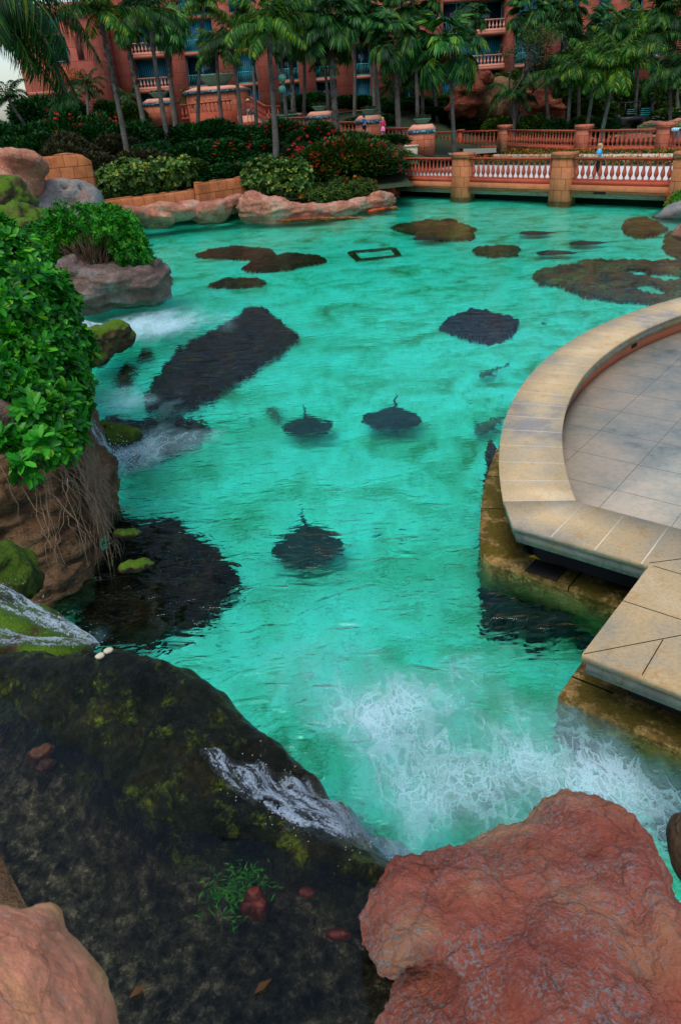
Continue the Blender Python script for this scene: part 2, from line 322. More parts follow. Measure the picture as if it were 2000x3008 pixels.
def raymat():
    g = G('ray_skin'); v = g.coords(); c = g.ramp(g.noise(v, 5, 5, .7), [(.35, (.006, .010, .010)), (.65, (.022, .035, .032))])
    return g.done(c, .6, g.bump(g.noise(v, 30), .3, .01))
M['ray_skin'] = raymat()
M['fish_skin'] = plain('fish_skin', (.16, .13, .07), .6, .4, 8)
M['grass'] = plain('grass', rgb(30, 80, 22), .9, .35, 1.5, .8, .1)
M['soil'] = plain('soil', rgb(60, 46, 30), .95, .4, .8, .8, .1)
M['skin'] = plain('skin', rgb(196, 140, 112), .6, .08)
# ------------------------------------------------------------------ mesh helpers
def link(o, parent=None):
    C.objects.link(o)
    if parent is not None: o.parent = parent
    return o
def mesh_obj(name, verts, faces, mat, parent=None, smooth=True, attrs=None):
    me = bpy.data.meshes.new(name); verts = np.asarray(verts, dtype=np.float32)
    fl = [len(f) for f in faces] if not isinstance(faces, np.ndarray) else [faces.shape[1]]*len(faces)
    me.vertices.add(len(verts)); me.vertices.foreach_set('co', verts.ravel())
    idx = faces.ravel() if isinstance(faces, np.ndarray) else np.fromiter((i for f in faces for i in f), dtype=np.int32)
    me.loops.add(len(idx)); me.loops.foreach_set('vertex_index', idx.astype(np.int32))
    fl = np.array(fl, dtype=np.int32); st = np.concatenate([[0], np.cumsum(fl)[:-1]]).astype(np.int32) if len(fl) else fl
    me.polygons.add(len(fl)); me.polygons.foreach_set('loop_start', st); me.polygons.foreach_set('loop_total', fl)
    if smooth: me.polygons.foreach_set('use_smooth', [True]*len(fl))
    me.update(calc_edges=True); me.validate()
    if attrs:
        for k, a in attrs.items():
            at_ = me.attributes.new(k, 'FLOAT', 'POINT'); at_.data.foreach_set('value', np.asarray(a, dtype=np.float32))
    if mat is not None: me.materials.append(mat)
    return link(bpy.data.objects.new(name, me), parent)
class MB:
    def __init__(s): s.v = []; s.f = []
    def add(s, v, f):
        n = len(s.v); s.v += [tuple(p) for p in v]; s.f += [tuple(i+n for i in q) for q in f]
    def box(s, lo, hi, bev=.0):
        x0, y0, z0 = lo; x1, y1, z1 = hi
        if bev > 0:
            b = bev; pts = []
            for z, i in ((z0, b), (z0+b, 0), (z1-b, 0), (z1, b)):
                pts += [(x0+i, y0+i, z), (x1-i, y0+i, z), (x1-i, y1-i, z), (x0+i, y1-i, z)]
            f = [(3, 2, 1, 0), (12, 13, 14, 15)]
            for k in range(3):
                for j in range(4): f.append((k*4+j, k*4+(j+1) % 4, k*4+4+(j+1) % 4, k*4+4+j))
            s.add(pts, f); return
        s.add([(x0, y0, z0), (x1, y0, z0), (x1, y1, z0), (x0, y1, z0), (x0, y0, z1), (x1, y0, z1), (x1, y1, z1), (x0, y1, z1)],
              [(3, 2, 1, 0), (4, 5, 6, 7), (0, 1, 5, 4), (1, 2, 6, 5), (2, 3, 7, 6), (3, 0, 4, 7)])
    def taper(s, lo, hi, t0, t1=0):
        """box wider by t0 at the bottom"""
        x0, y0, z0 = lo; x1, y1, z1 = hi
        s.add([(x0-t0, y0-t0, z0), (x1+t0, y0-t0, z0), (x1+t0, y1+t0, z0), (x0-t0, y1+t0, z0), (x0-t1, y0-t1, z1), (x1+t1, y0-t1, z1), (x1+t1, y1+t1, z1), (x0-t1, y1+t1, z1)],
              [(3, 2, 1, 0), (4, 5, 6, 7), (0, 1, 5, 4), (1, 2, 6, 5), (2, 3, 7, 6), (3, 0, 4, 7)])
    def lathe(s, prof, n=10, c=(0, 0, 0)):
        v = []; f = []
        for r, z in prof:
            for k in range(n): a = 2*math.pi*k/n; v.append((c[0]+r*math.cos(a), c[1]+r*math.sin(a), c[2]+z))
        for i in range(len(prof)-1):
            for k in range(n): f.append((i*n+k, i*n+(k+1) % n, (i+1)*n+(k+1) % n, (i+1)*n+k))
        f.append(tuple(range(n))[::-1]); f.append(tuple((len(prof)-1)*n+k for k in range(n))); s.add(v, f)
    def tube(s, pts, rad, n=7):
        pts = [Vector(p) for p in pts]; v = []; f = []
        for i, p in enumerate(pts):
            t = (pts[min(i+1, len(pts)-1)]-pts[max(i-1, 0)]).normalized()
            a = t.orthogonal().normalized() if i == 0 else (a-t*a.dot(t)).normalized()
            b = t.cross(a); r = rad[i] if isinstance(rad, (list, tuple)) else rad
            for k in range(n): q = 2*math.pi*k/n; v.append(tuple(p+a*r*math.cos(q)+b*r*math.sin(q)))
        for i in range(len(pts)-1):
            for k in range(n): f.append((i*n+k, i*n+(k+1) % n, (i+1)*n+(k+1) % n, (i+1)*n+k))
        f.append(tuple(range(n))[::-1]); f.append(tuple((len(pts)-1)*n+k for k in range(n))); s.add(v, f)
    def prism(s, poly, z0, z1):
        n = len(poly); a = sum(poly[i][0]*poly[(i+1) % n][1]-poly[(i+1) % n][0]*poly[i][1] for i in range(n))
        if a < 0: poly = poly[::-1]
        v = [(x, y, z0) for x, y in poly]+[(x, y, z1) for x, y in poly]
        f = [tuple(range(n))[::-1], tuple(range(n, 2*n))]+[(i, (i+1) % n, n+(i+1) % n, n+i) for i in range(n)]
        s.add(v, f)
    def build(s, name, mat, parent=None, smooth=False): return mesh_obj(name, s.v, s.f, mat, parent, smooth)
def tag(o, label=None, cat=None, group=None, kind=None):
    if label: o['label'] = label
    if cat: o['category'] = cat
    if group: o['group'] = group
    if kind: o['kind'] = kind
    return o
def thing(name, loc, label, cat, rz=0, group=None):
    o = link(bpy.data.objects.new(name, None)); o.location = loc; o.rotation_euler = (0, 0, rz); o.empty_display_size = .3
    return tag(o, label, cat, group)
def fbm(p, o=4):
    return noise.fractal(p, 1.0, 2.1, o)
# ---- rocks: a union of ellipsoids, remeshed to one skin and weathered
def ell(x, y, Y, rx, ry, rd, rot=0, d=None):
    """ellipsoid seen at picture point x,y; rx, ry in picture units, rd = half depth in metres"""
    c = aY(x, y, Y) if d is None else aD(x, y, d)
    dep = float(np.dot(np.array([c[0], c[1], c[2]-CAMZ]), _fw)); k = S/FPX*dep
    cr, sr = math.cos(R(rot)), math.sin(R(rot))
    a = Vector(_r*cr+_u*sr); b = Vector(-_r*sr+_u*cr); f = Vector(_fw)
    m = Matrix(((a.x*rx*k, b.x*ry*k, f.x*rd, c.x), (a.y*rx*k, b.y*ry*k, f.y*rd, c.y), (a.z*rx*k, b.z*ry*k, f.z*rd, c.z), (0, 0, 0, 1)))
    return m
def wel(x, y, z, rx, ry, rz, rot=0):
    return Matrix.Translation((x, y, z)) @ Matrix.Rotation(R(rot), 4, 'Z') @ Matrix.Diagonal((rx, ry, rz, 1))
def rock(name, ells, voxel, amp, freq, mat, label=None, cat='rock', parent=None, ridge=.5, group=None, pits=0, strata=0, zmin=None, grit=0):
    bm = bmesh.new()
    for m in ells: bmesh.ops.create_icosphere(bm, subdivisions=3, radius=1, matrix=m)
    me = bpy.data.meshes.new('tmp'); bm.to_mesh(me); bm.free(); o = bpy.data.objects.new('tmp', me); C.objects.link(o)
    md = o.modifiers.new('r', 'REMESH'); md.mode = 'VOXEL'; md.voxel_size = voxel
    sm = o.modifiers.new('s', 'SMOOTH'); sm.iterations = 6; sm.factor = .6
    dg = bpy.context.evaluated_depsgraph_get(); ev = o.evaluated_get(dg); m2 = bpy.data.meshes.new_from_object(ev)
    bpy.data.objects.remove(o); n = len(m2.vertices)
    co = np.empty(n*3, dtype=np.float32); no = np.empty(n*3, dtype=np.float32)
    m2.vertices.foreach_get('co', co); m2.vertex_normals.foreach_get('vector', no); co = co.reshape(-1, 3); no = no.reshape(-1, 3)
    d = np.empty(n)
    for i in range(n):
        p = Vector(co[i].tolist())*freq
        a = noise.fractal(p, .9, 2.1, 5)*(1-ridge) + (noise.ridged_multi_fractal(p*.8, .9, 2.1, 5, 1, 2)-1.1)*.6*ridge
        if strata: a += strata*noise.fractal(Vector((p.x*.6, p.y*.6, p.z*4)), .9, 2, 3)
        if pits:
            c = noise.cell(p*1.0); v = noise.voronoi(p*1.3)[0][0]
            if v < .22: a -= pits*(1-v/.22)**.5
        d[i] = a*amp+(grit*noise.fractal(p*5.5, .6, 2.1, 3) if grit else 0)
    co = co+no*d[:, None]
    orig = co.mean(0); orig[2] = co[:, 2].min(); co -= orig
    m2.vertices.foreach_set('co', co.ravel().astype(np.float32)); m2.polygons.foreach_set('use_smooth', [True]*len(m2.polygons)); m2.update()
    m2.materials.clear(); m2.materials.append(mat); m2.name = name
    r = link(bpy.data.objects.new(name, m2), parent); r.location = Vector(orig.tolist())
    if label: tag(r, label, cat, group)
    return r
# ---- weedy mounds on the pond floor
def polydist(px, py, poly):
    poly = np.array(poly); n = len(poly); d = np.full(px.shape, 1e9); ins = np.zeros(px.shape, bool)
    for i in range(n):
        a = poly[i]; b = poly[(i+1) % n]; e = b-a; wx = px-a[0]; wy = py-a[1]
        t = np.clip((wx*e[0]+wy*e[1])/(e@e+1e-12), 0, 1); d = np.minimum(d, np.hypot(wx-t*e[0], wy-t*e[1]))
        c = (a[1] > py) != (b[1] > py); xi = (b[0]-a[0])*(py-a[1])/(b[1]-a[1]+1e-12)+a[0]; ins ^= c & (px < xi)
    return np.where(ins, d, -d)
FLOOR = -1.05
def mound(name, pic, h, mat, label, cat='rock', group=None, step=.06, rough=.14, z=None, edge=.3, world=None, base=None, cut=None):
    h *= .85; base = FLOOR if base is None else base
    poly = world if world else [under(x, y, base+h*.4)[:2] for x, y in pic]
    P = np.array([tuple(q) for q in poly]); lo = P.min(0)-.25; hi = P.max(0)+.25
    nx = int((hi[0]-lo[0])/step)+2; ny = int((hi[1]-lo[1])/step)+2
    if nx*ny > 60000: k = math.sqrt(nx*ny/60000); step *= k; nx = int((hi[0]-lo[0])/step)+2; ny = int((hi[1]-lo[1])/step)+2
    X, Y = np.meshgrid(lo[0]+np.arange(nx)*step, lo[1]+np.arange(ny)*step, indexing='ij')
    D = polydist(X, Y, P)
    if cut:
        for c in cut: D = np.minimum(D, -polydist(X, Y, np.array([tuple(under(x, y, base+h*.4)[:2]) for x, y in c])))
    N = np.array([[noise.fractal(Vector((x*2.2, y*2.2, 1.3)), .8, 2.2, 5) for y in Y[0]] for x in X[:, 0]])
    N2 = np.array([[noise.fractal(Vector((x*7, y*7, 4.3)), .8, 2.2, 3) for y in Y[0]] for x in X[:, 0]])
    D = D+N*rough
    t = np.clip(D/edge, 0, 1); D = D+N2*rough*.35; t = np.clip(D/edge, 0, 1); Z = base-.12+(h+.12)*np.sqrt(t*(2-t))+(N*.13+N2*.10)*(t > 0)
    idx = -np.ones((nx, ny), int); keep = D > -.04
    v = []; cnt = 0
    for i in range(nx):
        for j in range(ny):
            if keep[i, j]: idx[i, j] = cnt; cnt += 1; v.append((X[i, j], Y[i, j], Z[i, j]))
    f = [(idx[i, j], idx[i+1, j], idx[i+1, j+1], idx[i, j+1]) for i in range(nx-1) for j in range(ny-1)
         if idx[i, j] >= 0 and idx[i+1, j] >= 0 and idx[i+1, j+1] >= 0 and idx[i, j+1] >= 0]
    v = np.array(v); o = np.array([v[:, 0].mean(), v[:, 1].mean(), base]); ob = mesh_obj(name, v-o, f, mat); ob.location = o.tolist()
    return tag(ob, label, cat, group)
# ---- leaves
def leaves_mesh(name, P, D, U, L, W, mat, parent=None, fold=.15, round_=False, droop=.15):
    """P base points, D leaf directions, U leaf normals, L lengths, W widths"""
    P = np.asarray(P); D = np.asarray(D); U = np.asarray(U); n = len(P)
    D = D/(np.linalg.norm(D, axis=1, keepdims=True)+1e-9); Sd = np.cross(D, U); Sd /= (np.linalg.norm(Sd, axis=1, keepdims=True)+1e-9); U = np.cross(Sd, D)
    L = np.broadcast_to(np.asarray(L, float), (n,))[:, None]; W = np.broadcast_to(np.asarray(W, float), (n,))[:, None]
    if round_:
        v = np.stack([P, P+D*L*.45-Sd*W*.42+U*W*fold, P+D*L*.45+Sd*W*.42+U*W*fold, P+D*L*.45, P+D*L*.85-Sd*W*.36+U*(W*fold-L*droop*.4), P+D*L*.85+Sd*W*.36+U*(W*fold-L*droop*.4), P+D*L-U*L*droop], 1)
        fc = np.array([[0, 3, 1], [0, 2, 3], [1, 3, 4], [3, 2, 5], [3, 6, 4], [3, 5, 6]])
    else:
        v = np.stack([P, P+D*L*.45-Sd*W*.5+U*W*fold, P+D*L*.45+Sd*W*.5+U*W*fold, P+D*L*.5, P+D*L-U*L*droop], 1)
        fc = np.array([[0, 3, 1], [0, 2, 3], [1, 3, 4], [3, 2, 4]])
    k = v.shape[1]; f = (fc[None]+(np.arange(n)*k)[:, None, None]).reshape(-1, 3)
    return mesh_obj(name, v.reshape(-1, 3), f.astype(np.int32), mat, parent, smooth=False)
def rnd_dirs(n):
    v = np.random.normal(size=(n, 3)); return v/np.linalg.norm(v, axis=1, keepdims=True)
def blob_shell(n, r, bumps=8, amt=.22, flat=-.25):
    """points near the surface of a lumpy ellipsoid, with outward normals; open gaps between lumps"""
    d = rnd_dirs(int(n*1.5)); d = d[d[:, 2] > flat][:n]; c = rnd_dirs(bumps)
    s = 1-amt+amt*1.6*np.clip((d@c.T).max(1), .5, 1)**2; s *= np.random.uniform(.72, 1.03, len(d))
    return d*np.array(r)*s[:, None], d
def rosettes(P, Nn, k, L, W, jit=.35):
    """whorls of k leaves about axis Nn"""
    n = len(P); a = np.where(np.abs(Nn[:, 2:]) < .9, np.array([[0, 0, 1.]]), np.array([[1., 0, 0]])); A = np.cross(Nn, a); A /= np.linalg.norm(A, axis=1, keepdims=True); B = np.cross(Nn, A)
    PP = []; DD = []; UU = []; LL = []
    ph0 = np.random.uniform(0, 6.28, n)
    for j in range(k):
        ph = ph0+j*2.4; el = np.random.uniform(.05, .9, n)[:, None]
        o = A*np.cos(ph)[:, None]+B*np.sin(ph)[:, None]; dd = o*np.cos(el)+Nn*np.sin(el); uu = Nn*np.cos(el)-o*np.sin(el)
        PP.append(P+Nn*.02*j/k); DD.append(dd+np.random.normal(size=(n, 3))*.1); UU.append(uu); LL.append(L*np.random.uniform(.7, 1.1, n))
    return np.concatenate(PP), np.concatenate(DD), np.concatenate(UU), np.concatenate(LL), W
def core(r, mat, parent, name='dark_inner_core', sc_=.72):  # solid lumpy ball of near-black colour filling the inside of the foliage
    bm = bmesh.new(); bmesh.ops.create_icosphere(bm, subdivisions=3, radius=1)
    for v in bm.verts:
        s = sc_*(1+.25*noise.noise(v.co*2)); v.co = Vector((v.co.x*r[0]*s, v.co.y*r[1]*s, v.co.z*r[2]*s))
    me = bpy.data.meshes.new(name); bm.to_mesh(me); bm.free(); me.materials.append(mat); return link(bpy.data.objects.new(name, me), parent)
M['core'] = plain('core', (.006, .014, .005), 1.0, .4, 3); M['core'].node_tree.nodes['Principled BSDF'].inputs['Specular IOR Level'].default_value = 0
proto = {}
def small_shrub(kind, r=(1, 1, 1)):
    """unit-size shrub meshes shared by copies: foliage, flowers"""
    if kind in proto: return proto[kind]
    spec = {'dark': ('leaf_dark', 4600, .2, .06, None), 'red': ('leaf_dark', 4600, .19, .06, 'flower_red'), 'olive': ('leaf_olive', 4600, .17, .055, None),
            'mid': ('leaf_mid', 4200, .17, .08, None), 'redmid': ('leaf_mid', 4800, .15, .05, 'flower_red'), 'pink': ('leaf_dark', 2600, .16, .07, 'flower_pink')}[kind]
    P, N_ = blob_shell(spec[1], (1, 1, 1), 9, .45, -.35)
    P = P/1.2; D = N_+rnd_dirs(len(P))*.8+np.array([0, 0, .35]); U = rnd_dirs(len(P))*.7+np.array([0, 0, 1])
    fo = leaves_mesh('foliage', P, D, U, spec[2]*np.random.uniform(.6, 1.2, len(P)), spec[3], M[spec[0]])
    out = [fo.data]; C.objects.unlink(fo)
    if spec[4]:
        nf = 46; P, N_ = blob_shell(nf, (1.04, 1.04, 1.04), 14, .3, .0); P = P[:, :]
        P = P/1.12; PP = np.repeat(P, 6, 0)+np.random.normal(size=(len(P)*6, 3))*.02; DD = np.repeat(N_, 6, 0)+rnd_dirs(len(PP))
        fl = leaves_mesh('flowers', PP, DD, rnd_dirs(len(PP)), .085, .08, M[spec[4]]); out.append(fl.data); C.objects.unlink(fl)
    proto[kind] = out; return out
_core_me = None
def shrub(x, y, z, r, kind, label, group, rz=None, name='flowering_shrub', cat='shrub'):
    global _core_me
    t = thing(name, (x, y, z), label, cat, random.uniform(0, 6) if rz is None else rz, group)
    ms = small_shrub(kind)
    for m_, nm in zip(ms, ('foliage', 'flowers')):
        o = link(bpy.data.objects.new(nm, m_), t); o.scale = r
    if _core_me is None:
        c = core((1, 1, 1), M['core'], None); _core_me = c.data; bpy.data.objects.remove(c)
    c = link(bpy.data.objects.new('dark_inner_core', _core_me), t); c.scale = tuple(q_*.8 for q_ in r)
    return t
# ---- palms
def frond_pts(az, el, L, droop, n=9):
    d = Vector((math.cos(az)*math.cos(el), math.sin(az)*math.cos(el), math.sin(el))); p = Vector((0, 0, 0)); out = [p.copy()]
    for i in range(n): p = p+d*(L/n); d = (d+Vector((0, 0, -droop*(i+1)/n/n*2.2))).normalized(); out.append(p.copy())
    return out
def coco_crown(nf=20, L=2.8, seed=1, nl=30, LL=.75):
    rs = random.Random(seed); P = []; D = []; U = []; Ls = []; mb = MB()
    for k in range(nf):
        az = k*2.399+rs.uniform(-.2, .2); el = rs.uniform(-.35, 1.25); pts = frond_pts(az, el, L*rs.uniform(.8, 1.1), rs.uniform(1.0, 2.0))
        mb.tube(pts, [.035-.003*i for i in range(len(pts))], 4)
        tot = len(pts)-1
        for j in range(nl):
            s = .12+.88*j/nl; f = s*tot; i = min(int(f), tot-1); p = pts[i].lerp(pts[i+1], f-i); t = (pts[i+1]-pts[i]).normalized()
            side = t.cross(Vector((0, 0, 1))); side = side.normalized() if side.length > .01 else Vector((1, 0, 0)); up = side.cross(t)
            for sg in (-1, 1):
                d = (side*sg*.85+t*.55+Vector((0, 0, -.25-.5*rs.random()))).normalized()
                P.append(p); D.append(d); U.append(up+Vector((0, 0, .3))); Ls.append(LL*math.sin(math.pi*min(.97, .18+s*.78))**.6*rs.uniform(.85, 1.1))
    return P, D, U, Ls, mb
def fan_crown(nf=34, L=1.15, seed=2, F=1.0):
    rs = random.Random(seed); P = []; D = []; U = []; Ls = []; mb = MB()
    for k in range(nf):
        az = k*2.399+rs.uniform(-.3, .3); el = rs.uniform(-.75, 1.3); pts = frond_pts(az, el, L*rs.uniform(.7, 1.1), .5, 3)
        mb.tube(pts, .018, 4); t = (pts[-1]-pts[-2]).normalized(); side = t.cross(Vector((0, 0, 1))); side = side.normalized() if side.length > .05 else Vector((1, 0, 0)); up = side.cross(t)
        t2 = (t+Vector((0, 0, -.35))).normalized()
        for j in range(22):
            a = R(-105+210*j/21); d = (t2*math.cos(a)+side*math.sin(a)+Vector((0, 0, -.18))).normalized()
            P.append(pts[-1]); D.append(d); U.append(up); Ls.append(F*rs.uniform(.75, 1.05)*(1-.25*abs(a)/1.8))
    return P, D, U, Ls, mb
crowns = {}
def get_crown(kind, var):
    key = (kind, var)
    if key in crowns: return crowns[key]
    if kind == 'coco': P, D, U, Ls, mb = coco_crown(22, 2.8, 11+var); W = .055; mt = M['leaf_coco'] if var % 2 else M['leaf_palm']
    elif kind == 'fan': P, D, U, Ls, mb = fan_crown(38, 1.2, 31+var, 1.0); W = .10; mt = M['leaf_fan'] if var % 2 else M['leaf_palm']
    else: P, D, U, Ls, mb = coco_crown(14, 2.0, 51+var, 26, .5); W = .05; mt = M['leaf_palm']
    o = leaves_mesh('crown', P, D, U, np.array(Ls), W*(1.6 if kind == 'fan' else 1.3), mt, fold=.3, droop=.28)
    f = mb.build('tmp', M['leaf_mid']); C.objects.unlink(o); C.objects.unlink(f)
    crowns[key] = (o.data, f.data); return crowns[key]
def palm(bx, by, cx, cy, Y, kind, var, label, scale=1.0, rough=0, group='palms growing before the hotel', tr=.17, bz=None, lamps=False, name=None):
    scale *= 1.0 if cx < 640 else 1.12
    b = aY(bx, by, Y); top = aY(cx, cy, Y+random.uniform(-.6, .6)); gz = ground_z(b.x, b.y)-.3 if bz is None else bz
    if by > -500 and bz is None and b.z > gz+4: gz = b.z-1
    d = (top-b); base = b+d*((gz-b.z)/d.z) if abs(d.z) > .5 and b.z > gz else Vector((b.x, b.y, gz))
    base = Vector((min(max(base.x, b.x-1.5), b.x+1.5), base.y, gz))
    t = thing(name or {'coco': 'coconut_palm', 'fan': 'fan_palm', 'pin': 'feather_palm'}[kind], base, label, 'palm tree', 0, group)
    tp = top-base; mb = MB(); n = 14; pts = []; rad = []
    for i in range(n+1):
        s = i/n; bend = math.sin(s*math.pi)*.18*random.choice((-1, 1)) if i == 7 else 0
        pts.append(Vector((tp.x*s, tp.y*s, tp.z*s))+Vector((math.sin(s*3.1+var)*.12-math.sin(var)*.12, 0, 0))); rad.append(tr*(1.25-.45*min(1, s*1.6))*(1+.25*max(0, .1-s)*10))
    mb.tube(pts, rad, 9); mb.build('trunk', M['palm_trunk'], t, True)
    top_ = pts[-1]
    if rough:       # old leaf bases left on the upper trunk
        P = []; D = []; U = []; Ls = []
        for j in range(150):
            s = random.uniform(rough, 1.0); i = min(int(s*n), n-1); p = pts[i].lerp(pts[i+1], s*n-i); a = random.uniform(0, 6.28)
            o = Vector((math.cos(a), math.sin(a), 0)); P.append(p+o*tr*.8); D.append(o*.7+Vector((0, 0, .9))); U.append(o*-1+Vector((0, 0, .4))); Ls.append(random.uniform(.2, .36))
        leaves_mesh('leaf_bases', P, D, U, np.array(Ls), .12, M['bark'], t, fold=.1, droop=-.1)
    if kind == 'fan':
        P = []; D = []; U = []; Ls = []
        for j in range(170):
            a = random.uniform(0, 6.28); o = Vector((math.cos(a), math.sin(a), 0)); P.append(top_+o*.2+Vector((0, 0, -random.uniform(0, .9)))); D.append(o*.45+Vector((0, 0, -1))); U.append(o); Ls.append(random.uniform(.6, 1.2))
        leaves_mesh('dead_leaves', P, D, U, np.array(Ls)*scale, .1, M['leaf_dead'] if var % 2 else M['leaf_olive'], t)
    cm, fm = get_crown(kind, var % 4); c = link(bpy.data.objects.new('crown', cm), t); c.location = top_; c.scale = (scale,)*3; c.rotation_euler = (0, 0, random.uniform(0, 6.28))
    f = link(bpy.data.objects.new('frond_stems', fm), c)
    if lamps:
        for z in (180, 206):
            q = aY(650, z, Y-.3)-base; mb = MB(); mb.lathe([(.02, -.2), (.17, -.14), (.2, 0), (.17, .14), (.02, .2)], 12, q); lo = mb.build('flood_lamp', M['planter_green'], t, True)
            mb = MB(); mb.box((q.x-.5, q.y-.04, q.z-.03), (q.x, q.y+.04, q.z+.03)); mb.build('lamp_bracket', M['iron'], t)
    return t
# ================================================================== THE SETTING
def smooth(t): t = max(0., min(1., t)); return t*t*(3-2*t)
def ground_z(X, Y):
    left = .75+1.5*smooth((Y-41)/12); right = 1.0
    k = smooth((X-2-(Y-40)*.12)/5.0); z = left*(1-k)+right*k
    z += (4.0-z)*smooth((Y-60)/19)*(1-.75*smooth((X-8)/8)*(1-smooth((Y-74)/8)))
    return z
POND = [(-9.5, 40.2), (-4.3, 39.6), (-.4, 39.6), (4.6, 41.6), (4.6, 47), (12, 64), (28, 60), (34, 40), (19, 33), (13.5, 27.5), (14.5, 22), (20, 14), (22, -8), (-14, -8), (-14, 8), (-9, 20), (-11, 33)]
def grid_mesh(name, xs, ys, zf, mat, keep=None, attrs=None):
    X, Y = np.meshgrid(xs, ys, indexing='ij'); Z = np.vectorize(zf)(X, Y) if zf else np.zeros_like(X)
    v = np.stack([X, Y, Z], -1).reshape(-1, 3); nx, ny = len(xs), len(ys); idx = np.arange(nx*ny).reshape(nx, ny)
    f = np.stack([idx[:-1, :-1], idx[1:, :-1], idx[1:, 1:], idx[:-1, 1:]], -1).reshape(-1, 4)
    if keep is not None:
        cx = (X[:-1, :-1]+X[1:, 1:])/2; cy = (Y[:-1, :-1]+Y[1:, 1:])/2; f = f[keep(cx, cy).reshape(-1)]
    at_ = {k: fn(X, Y).reshape(-1) for k, fn in (attrs or {}).items()}
    return mesh_obj(name, v, f.astype(np.int32), mat, attrs=at_)
far = [150, 250, 400, 700, 1100]
gx = np.array([-v for v in far[::-1]]+list(np.arange(-100, 100.1, 1.25))+far); gy = np.array([-60, -30, -15]+list(np.arange(-10, 110, 1.25))+far)
def soilgrass():
    g = G('planted_ground'); v = g.coords(); n = g.noise(v, .35, 5, .7)
    c = g.ramp(n, [(.4, rgb(34, 58, 22)), (.55, rgb(52, 62, 30)), (.7, rgb(80, 60, 40))]); return g.done(c, .95, g.bump(g.noise(v, 6), .8, .1))
tag(grid_mesh('ground', gx, gy, lambda x, y: ground_z(x, y)+.12*noise.noise(Vector((x*.4, y*.4, 0))) if y < 110 and abs(x) < 110 else 4.2, soilgrass(), lambda X, Y: polydist(X, Y, POND) < 0), kind='structure')
def floor_z(x, y): return FLOOR+.10*noise.fractal(Vector((x*.5, y*.5, 0)), 1, 2, 4)+.02*noise.noise(Vector((x*3, y*3, 0)))
tag(grid_mesh('pond_floor', np.arange(-32, 40, .4), np.arange(-9, 76, .4), floor_z, M['sand']), kind='structure')
FOAM = [(820, 1650, .35, .75), (900, 1625, .4, .7), (980, 1590, .4, .42), (760, 1640, .35, .6), (860, 1730, .4, .62), (820, 1600, .5, .3), (700, 1560, .5, .42), (600, 1520, .4, .38), (960, 1720, .5, .45), (1060, 1640, .5, .42), (1140, 1560, .45, .38), (1150, 1480, .3, .3), (1100, 1760, .5, .42), (1230, 1680, .45, .34), (900, 1830, .35, .6), (1000, 1860, .4, .55), (940, 1930, .3, .6), (1120, 1860, .35, .5), (1250, 1790, .4, .45), (1350, 1740, .35, .42), (1400, 1830, .4, .5), (1500, 1850, .45, .62), (1540, 1950, .4, .7), (1180, 1800, .5, .5), (1300, 1700, .45, .4), (1330, 1800, .4, .55), (1040, 1560, .5, .35), (780, 1490, .5, .25),
        (240, 920, .9, .66), (330, 930, .8, .42), (400, 740, 1.6, .5), (330, 765, 1.1, .66), (300, 745, 1.0, .66), (260, 1020, .5, .66), (310, 1050, .7, .5), (390, 1020, .8, .38), (440, 1000, .6, .28), (290, 1090, .4, .3), (240, 1060, .3, .6), (400, 715, 1.0, .3), (480, 735, 1.2, .22), (390, 1500, .22, .45), (215, 1470, .2, .8), (1440, 1780, .35, .3), (700, 1480, .8, .12)]
_FW = [(at(x, y, 0), r, v) for x, y, r, v in FOAM]
def foamf(X, Y):
    F = np.zeros_like(X)
    for p, r, v in _FW: k_ = 1.25 if p.y < 6.5 else 1.1; F = F+v*(.235 if p.y < 6.5 else .48)*np.exp(-((X-p.x)**2+(Y-p.y)**2)/(r*r*k_*k_))
    return np.clip(F, 0, .64)
def ripf(X, Y):
    d = np.hypot(X-.6, Y-4.2); a = .12+.75*np.exp(-(np.maximum(d-2.2, 0)/3.2)**2)
    for x, y, r in ((-4, 17, 4), (-3, 11.5, 3), (-2.2, 7.4, 2), (-2.2, 6.6, 1.6)): a = a+.4*np.exp(-((X-x)**2+(Y-y)**2)/r/r)
    return np.clip(a, 0, .95)
wx = np.concatenate([np.arange(-32, -8, .8), np.arange(-8, 14, .12), np.arange(14, 38, .8)]); wy = np.concatenate([np.arange(-8, 1, .8), np.arange(1, 22, .12), np.arange(22, 75, .8)])
tag(grid_mesh('pond_water', wx, wy, None, M['pond'], attrs={'foam': foamf, 'ripple': ripf}), kind='structure')
